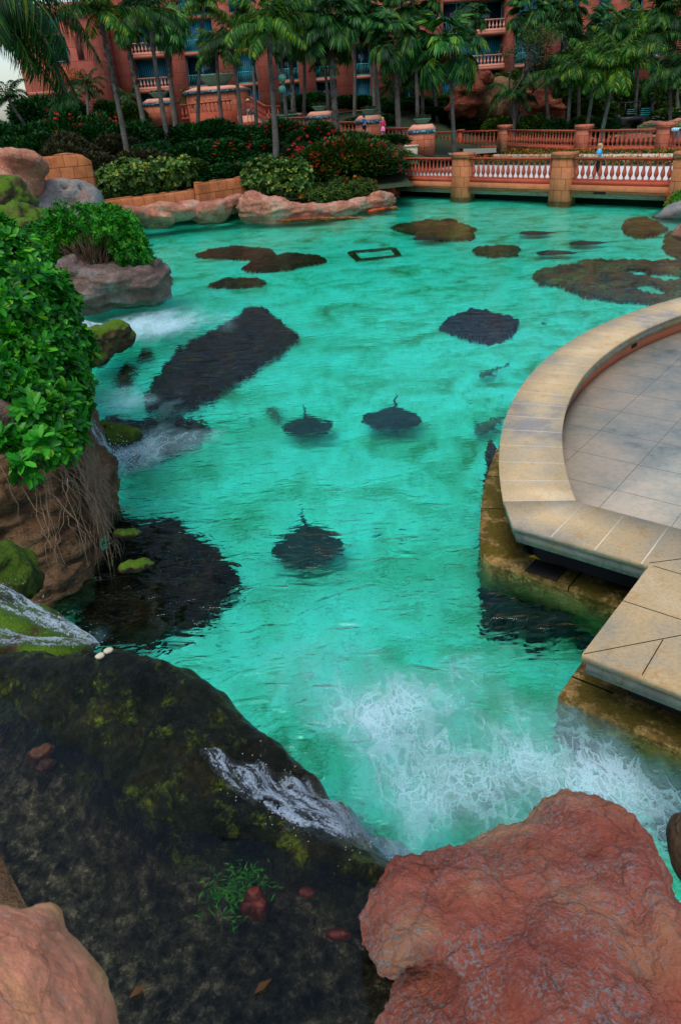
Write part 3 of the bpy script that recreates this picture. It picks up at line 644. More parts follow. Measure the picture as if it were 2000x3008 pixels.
# ------------------------------------------------------------------ plaza with its stone coping
PC = Vector((12.576, 5.768)); RO, RI = 10.82, 10.037; ZT = .9; EV = Vector((.7656, -.6432)); NV = Vector((.6432, .7656)); A0 = 172.98; DA = 2.687
def arc(r, a0, a1, n=60): return [(PC.x+r*math.cos(R(a0+(a1-a0)*i/n)), PC.y+r*math.sin(R(a0+(a1-a0)*i/n))) for i in range(n+1)]
c1 = Vector((1.81, 6.55)); ic = Vector((2.62, 6.96)); nt = Vector((2.90, 5.66)); c2 = Vector((1.87, 4.48)); turn = ic+EV*1.72
plaza = thing('round_plaza', (2.6, 6.9, .467), 'round paved terrace with a broad tan stone coping overhanging the pond', 'terrace')
pz = Vector((2.6, 6.9, .467))
def loc(o): o.location = -pz; return o
AE = 62
def ringmesh(r0, r1, z0, z1, a0, a1):
    mb = MB(); A = arc(r0, a0, a1); B = arc(r1, a0, a1); n = len(A)
    v = [(x, y, z0) for x, y in A]+[(x, y, z1) for x, y in A]+[(x, y, z1) for x, y in B]+[(x, y, z0) for x, y in B]; f = []
    for k in range(4):
        for i in range(n-1): a = k*n+i; b = ((k+1) % 4)*n+i; f.append((a, a+1, b+1, b))
    f += [(0, n, 2*n, 3*n), (n-1, 4*n-1, 3*n-1, 2*n-1)]; mb.add(v, f); return mb
loc(ringmesh(RO, RI, .835, ZT, A0, AE).build('coping', M['coping'], plaza))
loc(ringmesh(RO-.035, RI+.03, .69, .835, A0, AE).build('fascia', M['fascia'], plaza))
oe = Vector(arc(RO, A0, A0, 1)[0]); ie = Vector(arc(RI, A0, A0, 1)[0]); FAR = 7
deck = [tuple(oe), tuple(c1), tuple(nt), tuple(c2), tuple(c2+EV*FAR), tuple(c2+EV*FAR+NV*9), tuple(turn+NV*6.5), tuple(turn), tuple(ic), tuple(ie)]
mb = MB(); mb.prism(deck, .836, ZT-.001); loc(mb.build('deck_slab', M['coping'], plaza))
ins = .035
deck2 = [tuple(oe+Vector((.035, 0))), tuple(c1+EV*ins+NV*ins), tuple(nt+NV*ins-EV*ins), tuple(c2+EV*ins+NV*ins), tuple(c2+EV*FAR+NV*ins), tuple(c2+EV*(FAR-.03)+NV*8.9), tuple(turn+NV*6.4+EV*.03), tuple(turn+EV*.03-NV*.03), tuple(ic-NV*.03), tuple(ie-Vector((.03, 0)))]
mb = MB(); mb.prism(deck2, .69, .8355); loc(mb.build('deck_fascia', M['fascia'], plaza))
def strip(mb, a, b, w_, z0, z1):
    a = Vector(a[:2]); b = Vector(b[:2]); t = (b-a).normalized(); n = Vector((-t.y, t.x))*w_/2
    mb.prism([tuple(a+n), tuple(a-n), tuple(b-n), tuple(b+n)], z0, z1)
mb = MB(); mbd = MB()
for k in range(0, 42):
    a = R(A0-k*DA); u = Vector((math.cos(a), math.sin(a))); strip(mb, PC+u*(RI+.002), PC+u*(RO-.002), .009, .88, ZT+.0015)
for k in (1, 2, 3):
    p = c1+EV*(.455*k-.03); strip(mb, p+NV*.002, p+NV*.79, .009, .88, ZT+.0015)
    strip(mbd, p-NV*(-ins+.001)-Vector((0, 0)), p+NV*(ins-.004)-NV*.0, .001, .7, .71)
loc(mb.build('pale_joints', M['joint'], plaza))
mb = MB()
dk = lambda a, b: strip(mb, a, b, .007, .88, ZT+.0015)
p_ = lambda x, y: at(1600/S+x/3.63/S, 1600/S+y/3.63/S, ZT).xy
dk(nt+EV*.03, nt+EV*.9-NV*.0); dk(p_(820, 595), p_(1452, 800)); dk(c2+EV*.01+NV*.01, p_(1452, 965)); dk(p_(1035, 1385), p_(1255, 1012)); dk(p_(1110, 195), p_(1452, 150))
dk(p_(1452, 965), p_(1452, 965)+(p_(1452, 965)-c2)*2)
loc(mb.build('dark_joints', M['core'], plaza))
# plaza floor with its sawn joints
fl = [tuple(ic+EV*.0)]+[tuple(turn)]+[tuple(turn+NV*6.4)]+arc(RI+.2, 75, A0-.5, 50)
mb = MB(); mb.prism(fl, .30, .467); loc(mb.build('floor_slab', M['plaza'], plaza))
q = lambda x, y: at((1440+x/2.8)/S, (1200+y/2.8)/S, .467).xy
o0 = q(715, 352); su = (q(895, 180)-o0); sv = (q(1210, 468)-o0); du = su.length; dv = sv.length; mb = MB()
for i in range(-3, 9):
    base = o0+NV*du*i; a = None
    for s in np.arange(-8, 12, .05):
        pt = base+EV*s; ok = (pt-PC).length < RI-.02 and (pt-ic).dot(NV) > .01
        if ok and a is None: a = pt
        if ok: b = pt
    if a is not None: strip(mb, a, b, .006, .46, .4685)
for j in range(-2, 9):
    base = o0+EV*dv*j; a = None
    for s in np.arange(-8, 14, .05):
        pt = base+NV*s; ok = (pt-PC).length < RI-.02 and (pt-ic).dot(NV) > .01
        if ok and a is None: a = pt
        if ok: b = pt
    if a is not None: strip(mb, a, b, .006, .46, .4690)
loc(mb.build('sawn_joints', M['joint_grey'], plaza))
loc(ringmesh(RI+.10, RI+.16, .44, .70, A0, AE).build('inner_wall', M['orange_wall'], plaza))
vp = at(1463, 796, .6).xy-PC; va_ = math.degrees(math.atan2(vp.y, vp.x)); loc(ringmesh(RI+.085, RI+.11, .56, .63, va_-.55, va_+.55).build('vent', M['black'], plaza))
# shade below the slab, painted as near-black foundation walls, and the ledge at the water line
loc(ringmesh(RO-.52, RO-.44, -1.2, .69, A0-1, AE).build('foundation_wall', M['dark_floor_shade'], plaza))
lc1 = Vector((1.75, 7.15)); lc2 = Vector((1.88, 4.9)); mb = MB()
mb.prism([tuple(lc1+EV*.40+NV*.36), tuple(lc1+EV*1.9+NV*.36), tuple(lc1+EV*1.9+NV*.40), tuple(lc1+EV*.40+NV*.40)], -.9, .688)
mb.prism([tuple(lc2+EV*.5+NV*.40), tuple(lc2+EV*7+NV*.40), tuple(lc2+EV*7+NV*1.85), tuple(lc2+EV*.5+NV*1.85)], -.9, .687); loc(mb.build('foundation_core', M['dark_floor_shade'], plaza))
ledge = thing('water_ledge', (1.75, 7.1, 0), 'mossy yellow brown stone ledge at the water line below the plaza coping', 'ledge'); lo_ = Vector((1.75, 7.1, 0))
def lloc(o): o.location = -lo_; return o
lc1 = Vector((1.75, 7.15)); lc2 = Vector((1.88, 4.9))
A = arc(RO+.20, 171.5, 140, 30); B = arc(RO-.30, 171.5, 140, 30)
mb = MB(); mb.prism([tuple(lc1)]+A+B[::-1]+[tuple(lc1+EV*.42+NV*.38)], -.6, .055); lloc(mb.build('curved_kerb', M['ledge'], ledge))
mb = MB(); mb.prism([tuple(lc1+EV*.01), tuple(lc1+EV*.01+NV*.36+EV*.1), tuple(lc1+EV*3+NV*.36), tuple(lc1+EV*3)], -.6, .05); lloc(mb.build('straight_kerb', M['ledge'], ledge))
mb = MB(); mb.prism([tuple(lc2), tuple(lc2+NV*.3-EV*.0), tuple(lc2+NV*.95), tuple(lc2+NV*.95+EV*.45), tuple(lc2+NV*.36+EV*.5), tuple(lc2+EV*7+NV*.36), tuple(lc2+EV*7)], -.6, .05); lloc(mb.build('lower_kerb', M['ledge'], ledge))
mb = MB()
for p in [lc1+EV*v for v in (.95, 1.8)]+[lc2+EV*1.6]: strip(mb, p-NV*.003, p+NV*.365, .012, .0, .0575)
strip(mb, lc2+NV*.3, lc2+NV*.3+EV*.4, .014, 0, .0575)
for a in (166, 161, 156.5, 152): u = Vector((math.cos(R(a)), math.sin(R(a)))); strip(mb, PC+u*(RO-.3), PC+u*(RO+.203), .012, 0, .0575)
lloc(mb.build('ledge_joints', M['core'], ledge))
mb = MB(); g0 = lc1+EV*.42+NV*.02
for i in range(14): strip(mb, g0+EV*(.028*i), g0+EV*(.028*i)+NV*.3, .012, .05, .068)
gr = mb.build('drain_grate', M['iron']); tag(gr, 'black drain grate set in the ledge beneath the coping corner', 'grate')
yl = leaves_mesh('fallen_leaf', [(0, 0, 0)], [(1, .3, 0)], [(0, 0, 1)], .14, .07, M['flower_yellow']); p = at(1265, 1288, .07); yl.location = p; tag(yl, 'yellow leaf fallen on the mossy ledge left of the coping', 'leaf')
yl2 = leaves_mesh('fallen_leaf', [(0, 0, 0)], [(1, -.6, .1)], [(0, 0, 1)], .15, .07, M['flower_yellow']); p = at((1440+305/2.8)/S, (1200+1215/2.8)/S, .09); yl2.location = p; tag(yl2, 'curled yellow leaf on the dark drain grate', 'leaf')
for pic, lab, bs in (([(1112, 1300), (1180, 1310), (1240, 1345), (1420, 1400), (1500, 1420), (1440, 1480), (1350, 1470), (1120, 1440)], 'dark pond floor and painted coping reflection beside the notch in the plaza edge', -.85),
                 ([(1290, 1625), (1568, 1720), (1640, 1900), (1540, 1900), (1500, 1800), (1330, 1700)], 'dark pond floor patch under water below the lower plaza corner', -.85)):
    mound('submerged_slab', pic, .42, M['dark_floor_shade'], lab, 'slab', None, .06, .1, base=bs, edge=.12)  # dark floor patches, partly painting the reflection of the coping's dark underside
mound('submerged_slab', [(1118, 1040), (1145, 1040), (1150, 1310), (1105, 1310), (1112, 1200)], .5, M['weed_rock'], 'narrow weedy strip under water along the round ledge', 'slab', None, .05, .07, edge=.1)
# ------------------------------------------------------------------ footbridge and the far balustrade
BAL = [(.055, 0), (.055, .03), (.03, .05), (.035, .08), (.085, .17), (.095, .24), (.075, .32), (.042, .45), (.034, .56), (.03, .62), (.05, .66), (.05, .70)]
_bal = {}
def baluster_me(mat, h=.72, fat=1.0, n=9):
    k = (mat.name, round(h, 2), fat)
    if k not in _bal:
        mb = MB(); mb.lathe([(r*fat, z*h/.70) for r, z in BAL], n); o = mb.build('baluster', mat, None, True); _bal[k] = o.data; bpy.data.objects.remove(o)
    return _bal[k]
def bal_run(parent, o, p0, p1, mat, plinth=.18, h=1.0, n=None, railm=None, w_=.26, name='balustrade', sp=.30, fat=1.0):
    """a balustrade between two points at walking level; o = origin of its thing"""
    p0 = Vector(p0); p1 = Vector(p1); d = p1-p0; L = d.xy.length; t = Vector((d.x, d.y, 0)).normalized(); nn = Vector((-t.y, t.x, 0)); mb = MB()
    def beam(z0, z1, w2):
        v = []
        for p in (p0, p1):
            for s, z in ((-1, z0), (1, z0), (1, z1), (-1, z1)): v.append(tuple(p+nn*s*w2/2+Vector((0, 0, z))-o))
        mb.add(v, [(0, 1, 5, 4), (1, 2, 6, 5), (2, 3, 7, 6), (3, 0, 4, 7), (3, 2, 1, 0), (4, 5, 6, 7)])
    beam(0, plinth, w_); beam(plinth+.002, plinth+.05, w_*.75); beam(h-.07, h-.0, w_); beam(h-.12, h-.072, w_*.7)
    b = mb.build(name, mat, parent); k = n or max(2, int(L/sp)); me = baluster_me(mat, h-.12-plinth-.05, fat)
    for i in range(k):
        q_ = p0+d*((i+.5)/k)+Vector((0, 0, plinth+.05))-o; c = link(bpy.data.objects.new('baluster', me), b); c.location = q_
    return b
def pier(parent, o, c, u, w_, dp, z0, z1, mat, tap=.1, cap=.28, name='pier', capov=.08):
    t = Vector((u[0], u[1], 0)).normalized(); nn = Vector((-t.y, t.x, 0)); M4 = Matrix(((t.x, nn.x, 0, 0), (t.y, nn.y, 0, 0), (0, 0, 1, 0), (0, 0, 0, 1)))
    mb = MB(); mb.taper((-w_/2, -dp/2, z0), (w_/2, dp/2, z1-cap), tap); ob = mb.build(name, mat, parent); ob.matrix_local = Matrix.Translation(Vector((c[0], c[1], 0))-o) @ M4
    mb = MB(); mb.box((-w_/2-capov, -dp/2-capov, z1-cap+.002), (w_/2+capov, dp/2+capov, z1), .02); cp = mb.build('cap', mat, ob); return ob
u2 = Vector((.6906, -.7232)); v2 = Vector((.7232, .6906)); PB = Vector((7.70, 42.67))
def bp(t, s, z=0): p = PB+u2*t+v2*s; return Vector((p.x, p.y, z))
br = thing('footbridge', bp(0, .5, 0), 'terracotta footbridge with block piers and balusters across the far end of the pond', 'bridge'); bo = bp(0, .5, 0)
pts = [(-5.25, 'near'), (0, ''), (5.98, ''), (11.85, ''), (17.8, '')]
for i, (t, _) in enumerate(pts):
    pier(br, bo, bp(t, .18), u2, .98, .56, -.9, 2.2, M['pier_block'] if i else M['terracotta'], .09, .26, 'pier', .06)
for i in range(4):
    t0 = pts[i][0]+.54; t1 = pts[i+1][0]-.54
    bal_run(br, bo, bp(t0+.02, .16, .78), bp(t1-.02, .16, .78), M['terracotta'], .2, 1.18, 16, fat=1.15)
    for nm, z0, z1, s0, s1, mt in (('fascia_beam', .40, .778, -.06, .6, 'pier_block'), ('lower_beam', .30, .398, .02, .6, 'fascia'), ('soffit_beam', .21, .298, .1, .6, 'fascia')):
        mb = MB(); a = [bp(t0-.1, s0), bp(t1+.1, s0), bp(t1+.1, s1), bp(t0-.1, s1)]; mb.prism([tuple((p-bo).xy) for p in a], z0, z1); mb.build(nm, M[mt], br)
mb = MB(); a = [bp(-6, .61), bp(17, .61), bp(17, 16), bp(-4, 16)]; mb.prism([tuple((p-bo).xy) for p in a], .55, .95); mb.build('deck_slab', M['pavement'], br)
mb = MB(); a = [bp(-5.6, 1.4), bp(17, 1.4), bp(17, 1.6), bp(-5.6, 1.6)]; mb.prism([tuple((p-bo).xy) for p in a], -1.2, .548); mb.build('under_deck_shade', M['black'], br)  # black sheet painting the darkness under the deck, where water runs on
# far balustrade
fz = 1.1; FP = [at((x)/S, y/S, fz) for x, y in ((1240, 436), (1352, 434), (1484+28, 438), (1709, 441), (1946, 442), (2190, 452))]
fb = thing('terrace_balustrade', FP[2], 'long terracotta balustrade with square pillars on the far side of the bridge deck', 'balustrade'); fo = Vector(FP[2])
fp2 = [FP[0], FP[1], at(1480/S, 432/S, fz), FP[3], FP[4], FP[5]]
for i in range(5):
    a, b = fp2[i], fp2[i+1]; t = (b-a).normalized(); 
    wa = .15 if i == 1 else .42; wb = .15 if i == 0 else .42
    bal_run(fb, fo, a+t*wa, b-t*wb, M['terracotta'], .22 if i > 1 else .05, 1.22, None, w_=.24, sp=.33, fat=1.2)
    if i: pier(fb, fo, a, t.xy, .86 if i > 1 else .32, .6 if i > 1 else .32, fz-.3, fz+(1.55 if i > 1 else 1.33), M['far_pier_block'] if i > 1 else M['terracotta'], .05 if i > 1 else .0, .26 if i > 1 else .12, 'pillar')
# planters with tiled band and bowl
def tiled_pillar(x, ybase, Y, wpx, ztop, label, bowl=True, z0=None):
    c = aY(x, ybase, Y); wd = wpx*S/FPX*(Y*.87+2); z0 = c.z if z0 is None else z0; t = thing('tiled_pillar', (c.x, c.y, z0), label, 'pillar', R(-12), 'tiled pillars along the garden terraces')
    h = ztop-z0; r = wd/2
    mb = MB(); mb.taper((-r*.92, -r*.92, -.5), (r*.92, r*.92, h-.62), .0); mb.build('shaft', M['far_pier_block'], t)
    mb = MB(); mb.box((-r*.99, -r*.99, h-.618), (r*.99, r*.99, h-.42)); mb.build('tile_band', M['tile_blue'], t)
    mb = MB(); mb.taper((-r*.72, -r*.72, h-.418), (r*.72, r*.72, h-.10), r*.28, -r*.05); mb.build('cap', M['balcony_stone'], t)
    if bowl: plant_bowl((c.x, c.y, z0+h-.10), r*.62, label.split(' pillar')[0])
    return t
_nb = [0]
BOWL_LABELS = ['green planter bowl on the rightmost tiled pillar beside the bridge', 'green planter bowl on the middle tiled pillar behind the flowering shrub', 'green planter bowl on the tiled pillar right of the rough palm trunk', 'green planter bowl on the wide pillar at the head of the stairs', 'green planter bowl on the small tiled pillar before the hotel door', 'green planter bowl']
def plant_bowl(p, r, _=None, label=None):
    t = thing('planter_bowl', p, label or BOWL_LABELS[_nb[0]], 'planter', 0, 'green planter bowls'); _nb[0] += 0 if label else 1
    mb = MB(); n = 20; prof = [(.5, 0), (.62, .12), (.85, .3), (1.0, .46), (1.04, .52), (.98, .54), (.9, .46)]
    v = []; f = []
    for rr, z in prof:
        for k in range(n): a = 2*math.pi*k/n; q_ = r*rr*(1+.05*(k % 2)); v.append((q_*math.cos(a), q_*math.sin(a), z*r*1.15))
    for i in range(len(prof)-1):
        for k in range(n): f.append((i*n+k, i*n+(k+1) % n, (i+1)*n+(k+1) % n, (i+1)*n+k))
    f.append(tuple((len(prof)-1)*n+k for k in range(n))); mb.add(v, f); mb.build('bowl', M['planter_green'], t, True)
    P = np.random.uniform(-1, 1, (90, 3))*np.array([r*.8, r*.8, .05])+np.array([0, 0, r*.55]); leaves_mesh('plants', P, rnd_dirs(90)*.6+np.array([0, 0, 1]), rnd_dirs(90), .3, .08, M['leaf_olive'], t)
tiled_pillar(1240/S, 432/S, 57, 62, 3.35, 'tiled pillar with a bowl at the right, by the end of the bridge')
tiled_pillar(1088/S, 415/S, 62, 62, 4.05, 'tiled pillar with a bowl behind the woman in pink')
tiled_pillar(944/S, 400/S, 66, 54, 4.5, 'tiled pillar with a bowl between the palm trunks left of the boy')
tiled_pillar(655/S, 380/S, 79, 120, 7.0, 'broad tiled pillar beside the stairs')
tiled_pillar(478/S, 350/S, 76, 60, 6.3, 'small tiled pillar before the teal hotel door')
for x, y, Y, wp, zt, lab in ((278/S, 345/S, 76, 64, 5.45, 'low tiled wall end left of the leaning palm trunk'), (205/S, 350/S, 76, 56, 5.3, 'low tiled wall end half hidden by the hanging frond'), (80/S, 350/S, 76, 46, 5.2, 'low tiled wall end at the far left')):
    tiled_pillar(x, y, Y, wp, zt, lab, False)
def run_px(name, a, b, Ya, Yb, h, label, plinth=.05, sp=.36, dz=0, mat='terracotta'):
    p0 = aY(a[0]/S, a[1]/S, Ya); p1 = aY(b[0]/S, b[1]/S, Yb); t = thing(name, p0, label, 'balustrade', 0, 'terrace balustrades among the planting')
    bal_run(t, p0, p0-Vector((0, 0, h)), p1-Vector((0, 0, h)), M[mat], plinth, h, None, sp=sp, fat=1.3, name='rail_and_plinth')
run_px('garden_balustrade', (815, 346), (922, 342), 68, 66.5, 1.1, 'balustrade running left from the tiled pillar at the head of the pool garden')
run_px('garden_balustrade', (975, 358), (1052, 356), 65, 63, 1.1, 'short balustrade between the two tiled pillars behind the boy')
run_px('garden_balustrade', (1125, 375), (1202, 374), 61, 59, 1.15, 'balustrade just right of the woman in pink', .18)
run_px('garden_balustrade', (528, 308), (680, 292), 75, 74.5, 1.15, 'upper balustrade between the small and the broad tiled pillar')
run_px('garden_balustrade', (362, 325), (455, 316), 76, 76, 1.0, 'low rail behind the leaning palm trunk')
run_px('stair_balustrade', (735, 284), (780, 310), 77, 73, 1.1, 'sloping balustrade on the right of the stairs', .1)
run_px('stair_balustrade', (782, 310), (822, 310), 73, 72.5, 1.1, 'level end of the stair balustrade', .1)
st = thing('garden_stairs', aY(585, 310, 72), 'flight of pale stone stairs climbing to the hotel terrace', 'stairs'); so_ = aY(585, 310, 72)
mb = MB(); p0 = aY(582, 308, 72); 
for i in range(11): mb.box((p0.x-so_.x-1.5, .38*i, -.4), (p0.x-so_.x+1.5, .38*i+6, -.4+.17*(i+1)))
mb.build('steps', M['balcony_stone'], st)
for (a, b, Y, h, nm) in (((700, 372), (745, 352), 72, .9, 'low terracotta stair wall beside the man in the hat'), ((560, 345), (700, 362), 71, 1.0, 'low terracotta wall under the dark bowl')):
    p0 = aY(a[0]/S, a[1]/S, Y); p1 = aY(b[0]/S, b[1]/S, Y+1); mb = MB(); strip(mb, (0, 0), (p1-p0).xy, .4, -1.5, .3); o = mb.build('stair_wall', M['terracotta'], None); o.location = p0; tag(o, nm, 'wall', 'low terracotta garden walls')
plant_bowl(aY(845/S*1.0, 358/S, 69), .9, label='dark planter bowl in front of the upper balustrade')
# planter kerbs and flower rows on the bridge deck
for (s0, s1, z0, z1, nm) in ((7.6, 7.9, .94, 1.12, 'pale stone kerb of the flower bed nearest the bridge rail'), (11.2, 11.5, .94, 1.22, 'long pale stone edge below the far balustrade'), (9.2, 9.35, .94, 1.20, 'thin pale kerb between the two flower beds')):
    mb = MB(); a = [bp(-5.5, s0), bp(18, s0), bp(18, s1), bp(-5.5, s1)]; o_ = bp(0, s0, 0); mb.prism([tuple((p-o_).xy) for p in a], z0, z1); o = mb.build('stone_kerb', M['cream']); o.location = o_; tag(o, nm, 'kerb', 'kerbs of the flower beds on the bridge deck')
def flowerrow(nm, t0, t1, s0, s1, z, h, n, lab, cols=('leaf_mid', 'flower_orange')):
    o_ = bp(t0, s0, z); P = np.array([tuple(bp(random.uniform(t0, t1), random.uniform(s0, s1), z+random.uniform(0, h))-o_) for _ in range(n)])
    t = thing(nm, o_, lab, 'flower bed', 0, 'rows of bedding flowers on the bridge deck')
    leaves_mesh('foliage', P, rnd_dirs(n)+np.array([0, 0, .6]), rnd_dirs(n)+np.array([0, 0, 1]), .16, .09, M[cols[0]], t)
    k = n//3; leaves_mesh('flowers', P[:k]+np.array([0, 0, h*.45]), rnd_dirs(k)+np.array([0, 0, .5]), rnd_dirs(k), .09, .09, M[cols[1]], t)
flowerrow('flower_row', -5.5, 17.5, 7.0, 7.6, .95, .38, 4200, 'low bed of green and orange flowers seen over the bridge rail')
flowerrow('flower_row', -5, 17.5, 11.2, 11.9, 1.1, .3, 3000, 'thin strip of orange flowers at the foot of the far balustrade')
# left end walls and fountain box by the bridge
for (x0, y0, x1, y1, Y, d, m_, lab) in ((1107, 452, 1146, 495, 47.5, 1.2, 'terracotta', 'square terracotta end pillar behind the bridge rail'), (1140, 428, 1186, 462, 52, 2.2, 'balcony_stone', 'pale stone fountain box beside the flowering shrub'), (1186, 428, 1226, 434, 56, 1.0, 'cream', 'low pale steps beside the fountain box')):
    a = aY(x0/S, y0/S, Y); b = aY(x1/S, y1/S, Y); mb = MB(); mb.box((0, 0, -1.0), (b.x-a.x, d, a.z-b.z-.1), .02); mb.box((-.06, -.06, a.z-b.z-.098), (b.x-a.x+.06, d+.06, a.z-b.z), .01)
    o = mb.build('stone_box', M[m_]); o.location = (a.x, Y, b.z); tag(o, lab, 'wall')
# ------------------------------------------------------------------ hotel
HY = 88.0; FZ = [4.2, 7.25, 10.3, 13.35, 16.4, 19.45]
hotel = thing('hotel_building', aY(640, 250, HY+2), 'terracotta block hotel with teal windows and stone balconies behind the palms', 'building'); ho = aY(640, 250, HY+2).copy(); ho.z = 4.2; hotel.location = ho
def fx(px, Y=HY): return aY(px/S, 150/S, Y).x
cols = [(330, 385, 'w'), (385, 490, 'b'), (490, 540, 'w'), (540, 632, 'r'), (632, 686, 'w'), (686, 748, 'r'), (748, 812, 'w'), (812, 872, 'r'), (872, 922, 'w'), (922, 984, 'r'), (984, 1036, 'w'), (1036, 1086, 'r'), (1086, 1177, 'w'), (1177, 1228, 'r'), (1228, 1300, 'w'), (1300, 1385, 'r'),
        (1385, 1479, 'b'), (1479, 1512, 'w'), (1512, 1590, 'r'), (1590, 1645, 'w'), (1645, 1695, 'r'), (1695, 1745, 'w'), (1745, 1784, 'r'), (1784, 1836, 'w'), (1836, 1878, 'r'), (1878, 1918, 'w'), (1918, 1962, 'r'), (1962, 2100, 'w'), (2100, 2200, 'r'), (2200, 2400, 'w')]
def hb(mb, x0, x1, y0, y1, z0, z1, bev=0): mb.box((x0-ho.x, y0-ho.y, z0-ho.z), (x1-ho.x, y1-ho.y, z1-ho.z), bev)
mb = MB(); hb(mb, fx(330), fx(2400), HY+2.0, HY+14, 2, 19.4); mb.build('rear_wall', M['facade_plain'], hotel)
for a, b, k in cols:
    x0, x1 = fx(a), fx(b)
    if k == 'w':
        mb = MB(); hb(mb, x0, x1, HY, HY+1.998, 2, 19.4); mb.build('wall', M['facade_block'], hotel)
    else:
        for i, z in enumerate(FZ[:-1]):
            mb = MB(); hb(mb, x0, x1, HY+(.1 if k == 'r' else -.55), HY+1.996, z-.30, z); mb.build('floor_slab', M['facade_plain'], hotel)
            mb = MB(); hb(mb, x0, x1, HY+(.9 if k == 'r' else 1.6), HY+1.99, z, z+2.74); wdw = mb.build('window', M['teal_curtain'] if random.random() < .65 else M['dark_glass'], hotel)
            mb = MB(); yy = HY+(.82 if k == 'r' else 1.52); xm = (x0+x1)/2
            for xx in (x0+.05, xm, x1-.05): hb(mb, xx-.05, xx+.05, yy, yy+.075, z, z+2.7)
            hb(mb, x0, x1, yy-.001, yy+.076, z+2.62, z+2.74); mb.build('frame', M['teal_metal'], wdw)
            if k == 'b' and i > 0:
                if i < 4:
                    p0 = Vector((x0+.02, HY-.35, z)); p1 = Vector((x1-.02, HY-.35, z)); bal_run(hotel, ho, p0, p1, M['balcony_stone'], .18, 1.05, None, sp=.34, fat=1.25, name='balcony_railing')
            elif k == 'r' and i > 0:
                mb = MB(); n = int((x1-x0)/.16)
                for j in range(n+1): xx = x0+.03+(x1-x0-.06)*j/n; hb(mb, xx-.012, xx+.012, HY+.2, HY+.224, z+.08, z+.98)
                hb(mb, x0, x1, HY+.18, HY+.245, z+.98, z+1.05); hb(mb, x0, x1, HY+.19, HY+.235, z+.04, z+.09); mb.build('metal_railing', M['teal_metal'], hotel)
# left wing, standing forward
LY = 80.0
def lp(x, y): return aY(x/S, y/S, LY)
xl = lp(38, 100).x; xr = lp(262, 100).x
mb = MB(); hb(mb, xl, xr, LY, LY+9, 1, 13.2); mb.build('wing_wall', M['facade_block'], hotel)
mb = MB(); hb(mb, xr-.003, fx(330), LY+3.0, HY+2, 1, 18.5); mb.build('wing_return', M['facade_block'], hotel)
mb = MB(); hb(mb, xl-.2, xr+.2, LY-.25, LY+9.2, 13.2, 14.2); mb.build('cornice', M['facade_plain'], hotel)
mb = MB(); hb(mb, xl-.1, xr+.1, LY-.12, LY-.002, 7.2, 7.5); mb.build('string_course', M['facade_plain'], hotel)
for (a, b, c_, d, mt) in ((107, 18, 172, 88, 'dark_glass'), (140, 108, 203, 178, 'dark_glass'), (190, 12, 218, 36, 'lattice'), (204, 48, 234, 88, 'lattice'), (218, 106, 250, 174, 'lattice'), (55, 20, 80, 88, 'lattice')):
    A_ = lp(a, b); B_ = lp(c_, d); mb = MB(); hb(mb, A_.x, B_.x, LY-.05, LY-.002, B_.z, A_.z); wdw = mb.build('window' if mt != 'lattice' else 'lattice_panel', M['lattice'] if mt == 'lattice' else M['teal_curtain'] if b < 50 else M['dark_glass'], hotel)
    if mt != 'lattice':
        mb = MB(); 
        for z0, z1 in ((B_.z-.08, B_.z), (A_.z, A_.z+.08), ((A_.z+B_.z)/2-.03, (A_.z+B_.z)/2+.03)): hb(mb, A_.x-.08, B_.x+.08, LY-.1, LY-.052, z0, z1)
        for x0 in (A_.x-.08, B_.x): hb(mb, x0, x0+.08, LY-.101, LY-.053, B_.z, A_.z)
        mb.build('frame', M['teal_metal'], wdw)
A_ = lp(150, 203); B_ = lp(228, 246); mb = MB(); hb(mb, A_.x, B_.x, LY-.22, LY-.003, B_.z, A_.z, .05); mb.build('rubble_band', M['rubble'], hotel)
# ================================================================== ROCKS ROUND THE POND
rock('boulder', [ell(25, 392, 33, 62, 40, 1.2, -5), ell(60, 375, 32.5, 50, 24, 1.0, -10), ell(10, 440, 32, 60, 40, 1.2), ell(75, 410, 33, 30, 45, .8, 15)], .10, .28, .9, M['pink_rock'], 'tall pink grey boulder with a flat slab top at the far left shore')
rock('boulder', [ell(150, 462, 34, 78, 42, 1.3, 3), ell(90, 485, 33.5, 62, 34, 1.1), ell(205, 475, 34, 34, 44, 1.0), ell(160, 510, 33, 70, 26, 1.2)], .09, .26, 1.0, M['grey_rock'], 'rounded grey boulder pitted with dark holes behind the round bush', pits=1.6)
rock('boulder', [ell(20, 470, 27, 55, 60, 1.2, 20), ell(60, 520, 26, 50, 40, 1.2), ell(100, 540, 25, 40, 30, 1.0)], .07, .4, 1.6, M['moss_rock'], 'mossy dark boulder between the left bushes and the pitted grey boulder')
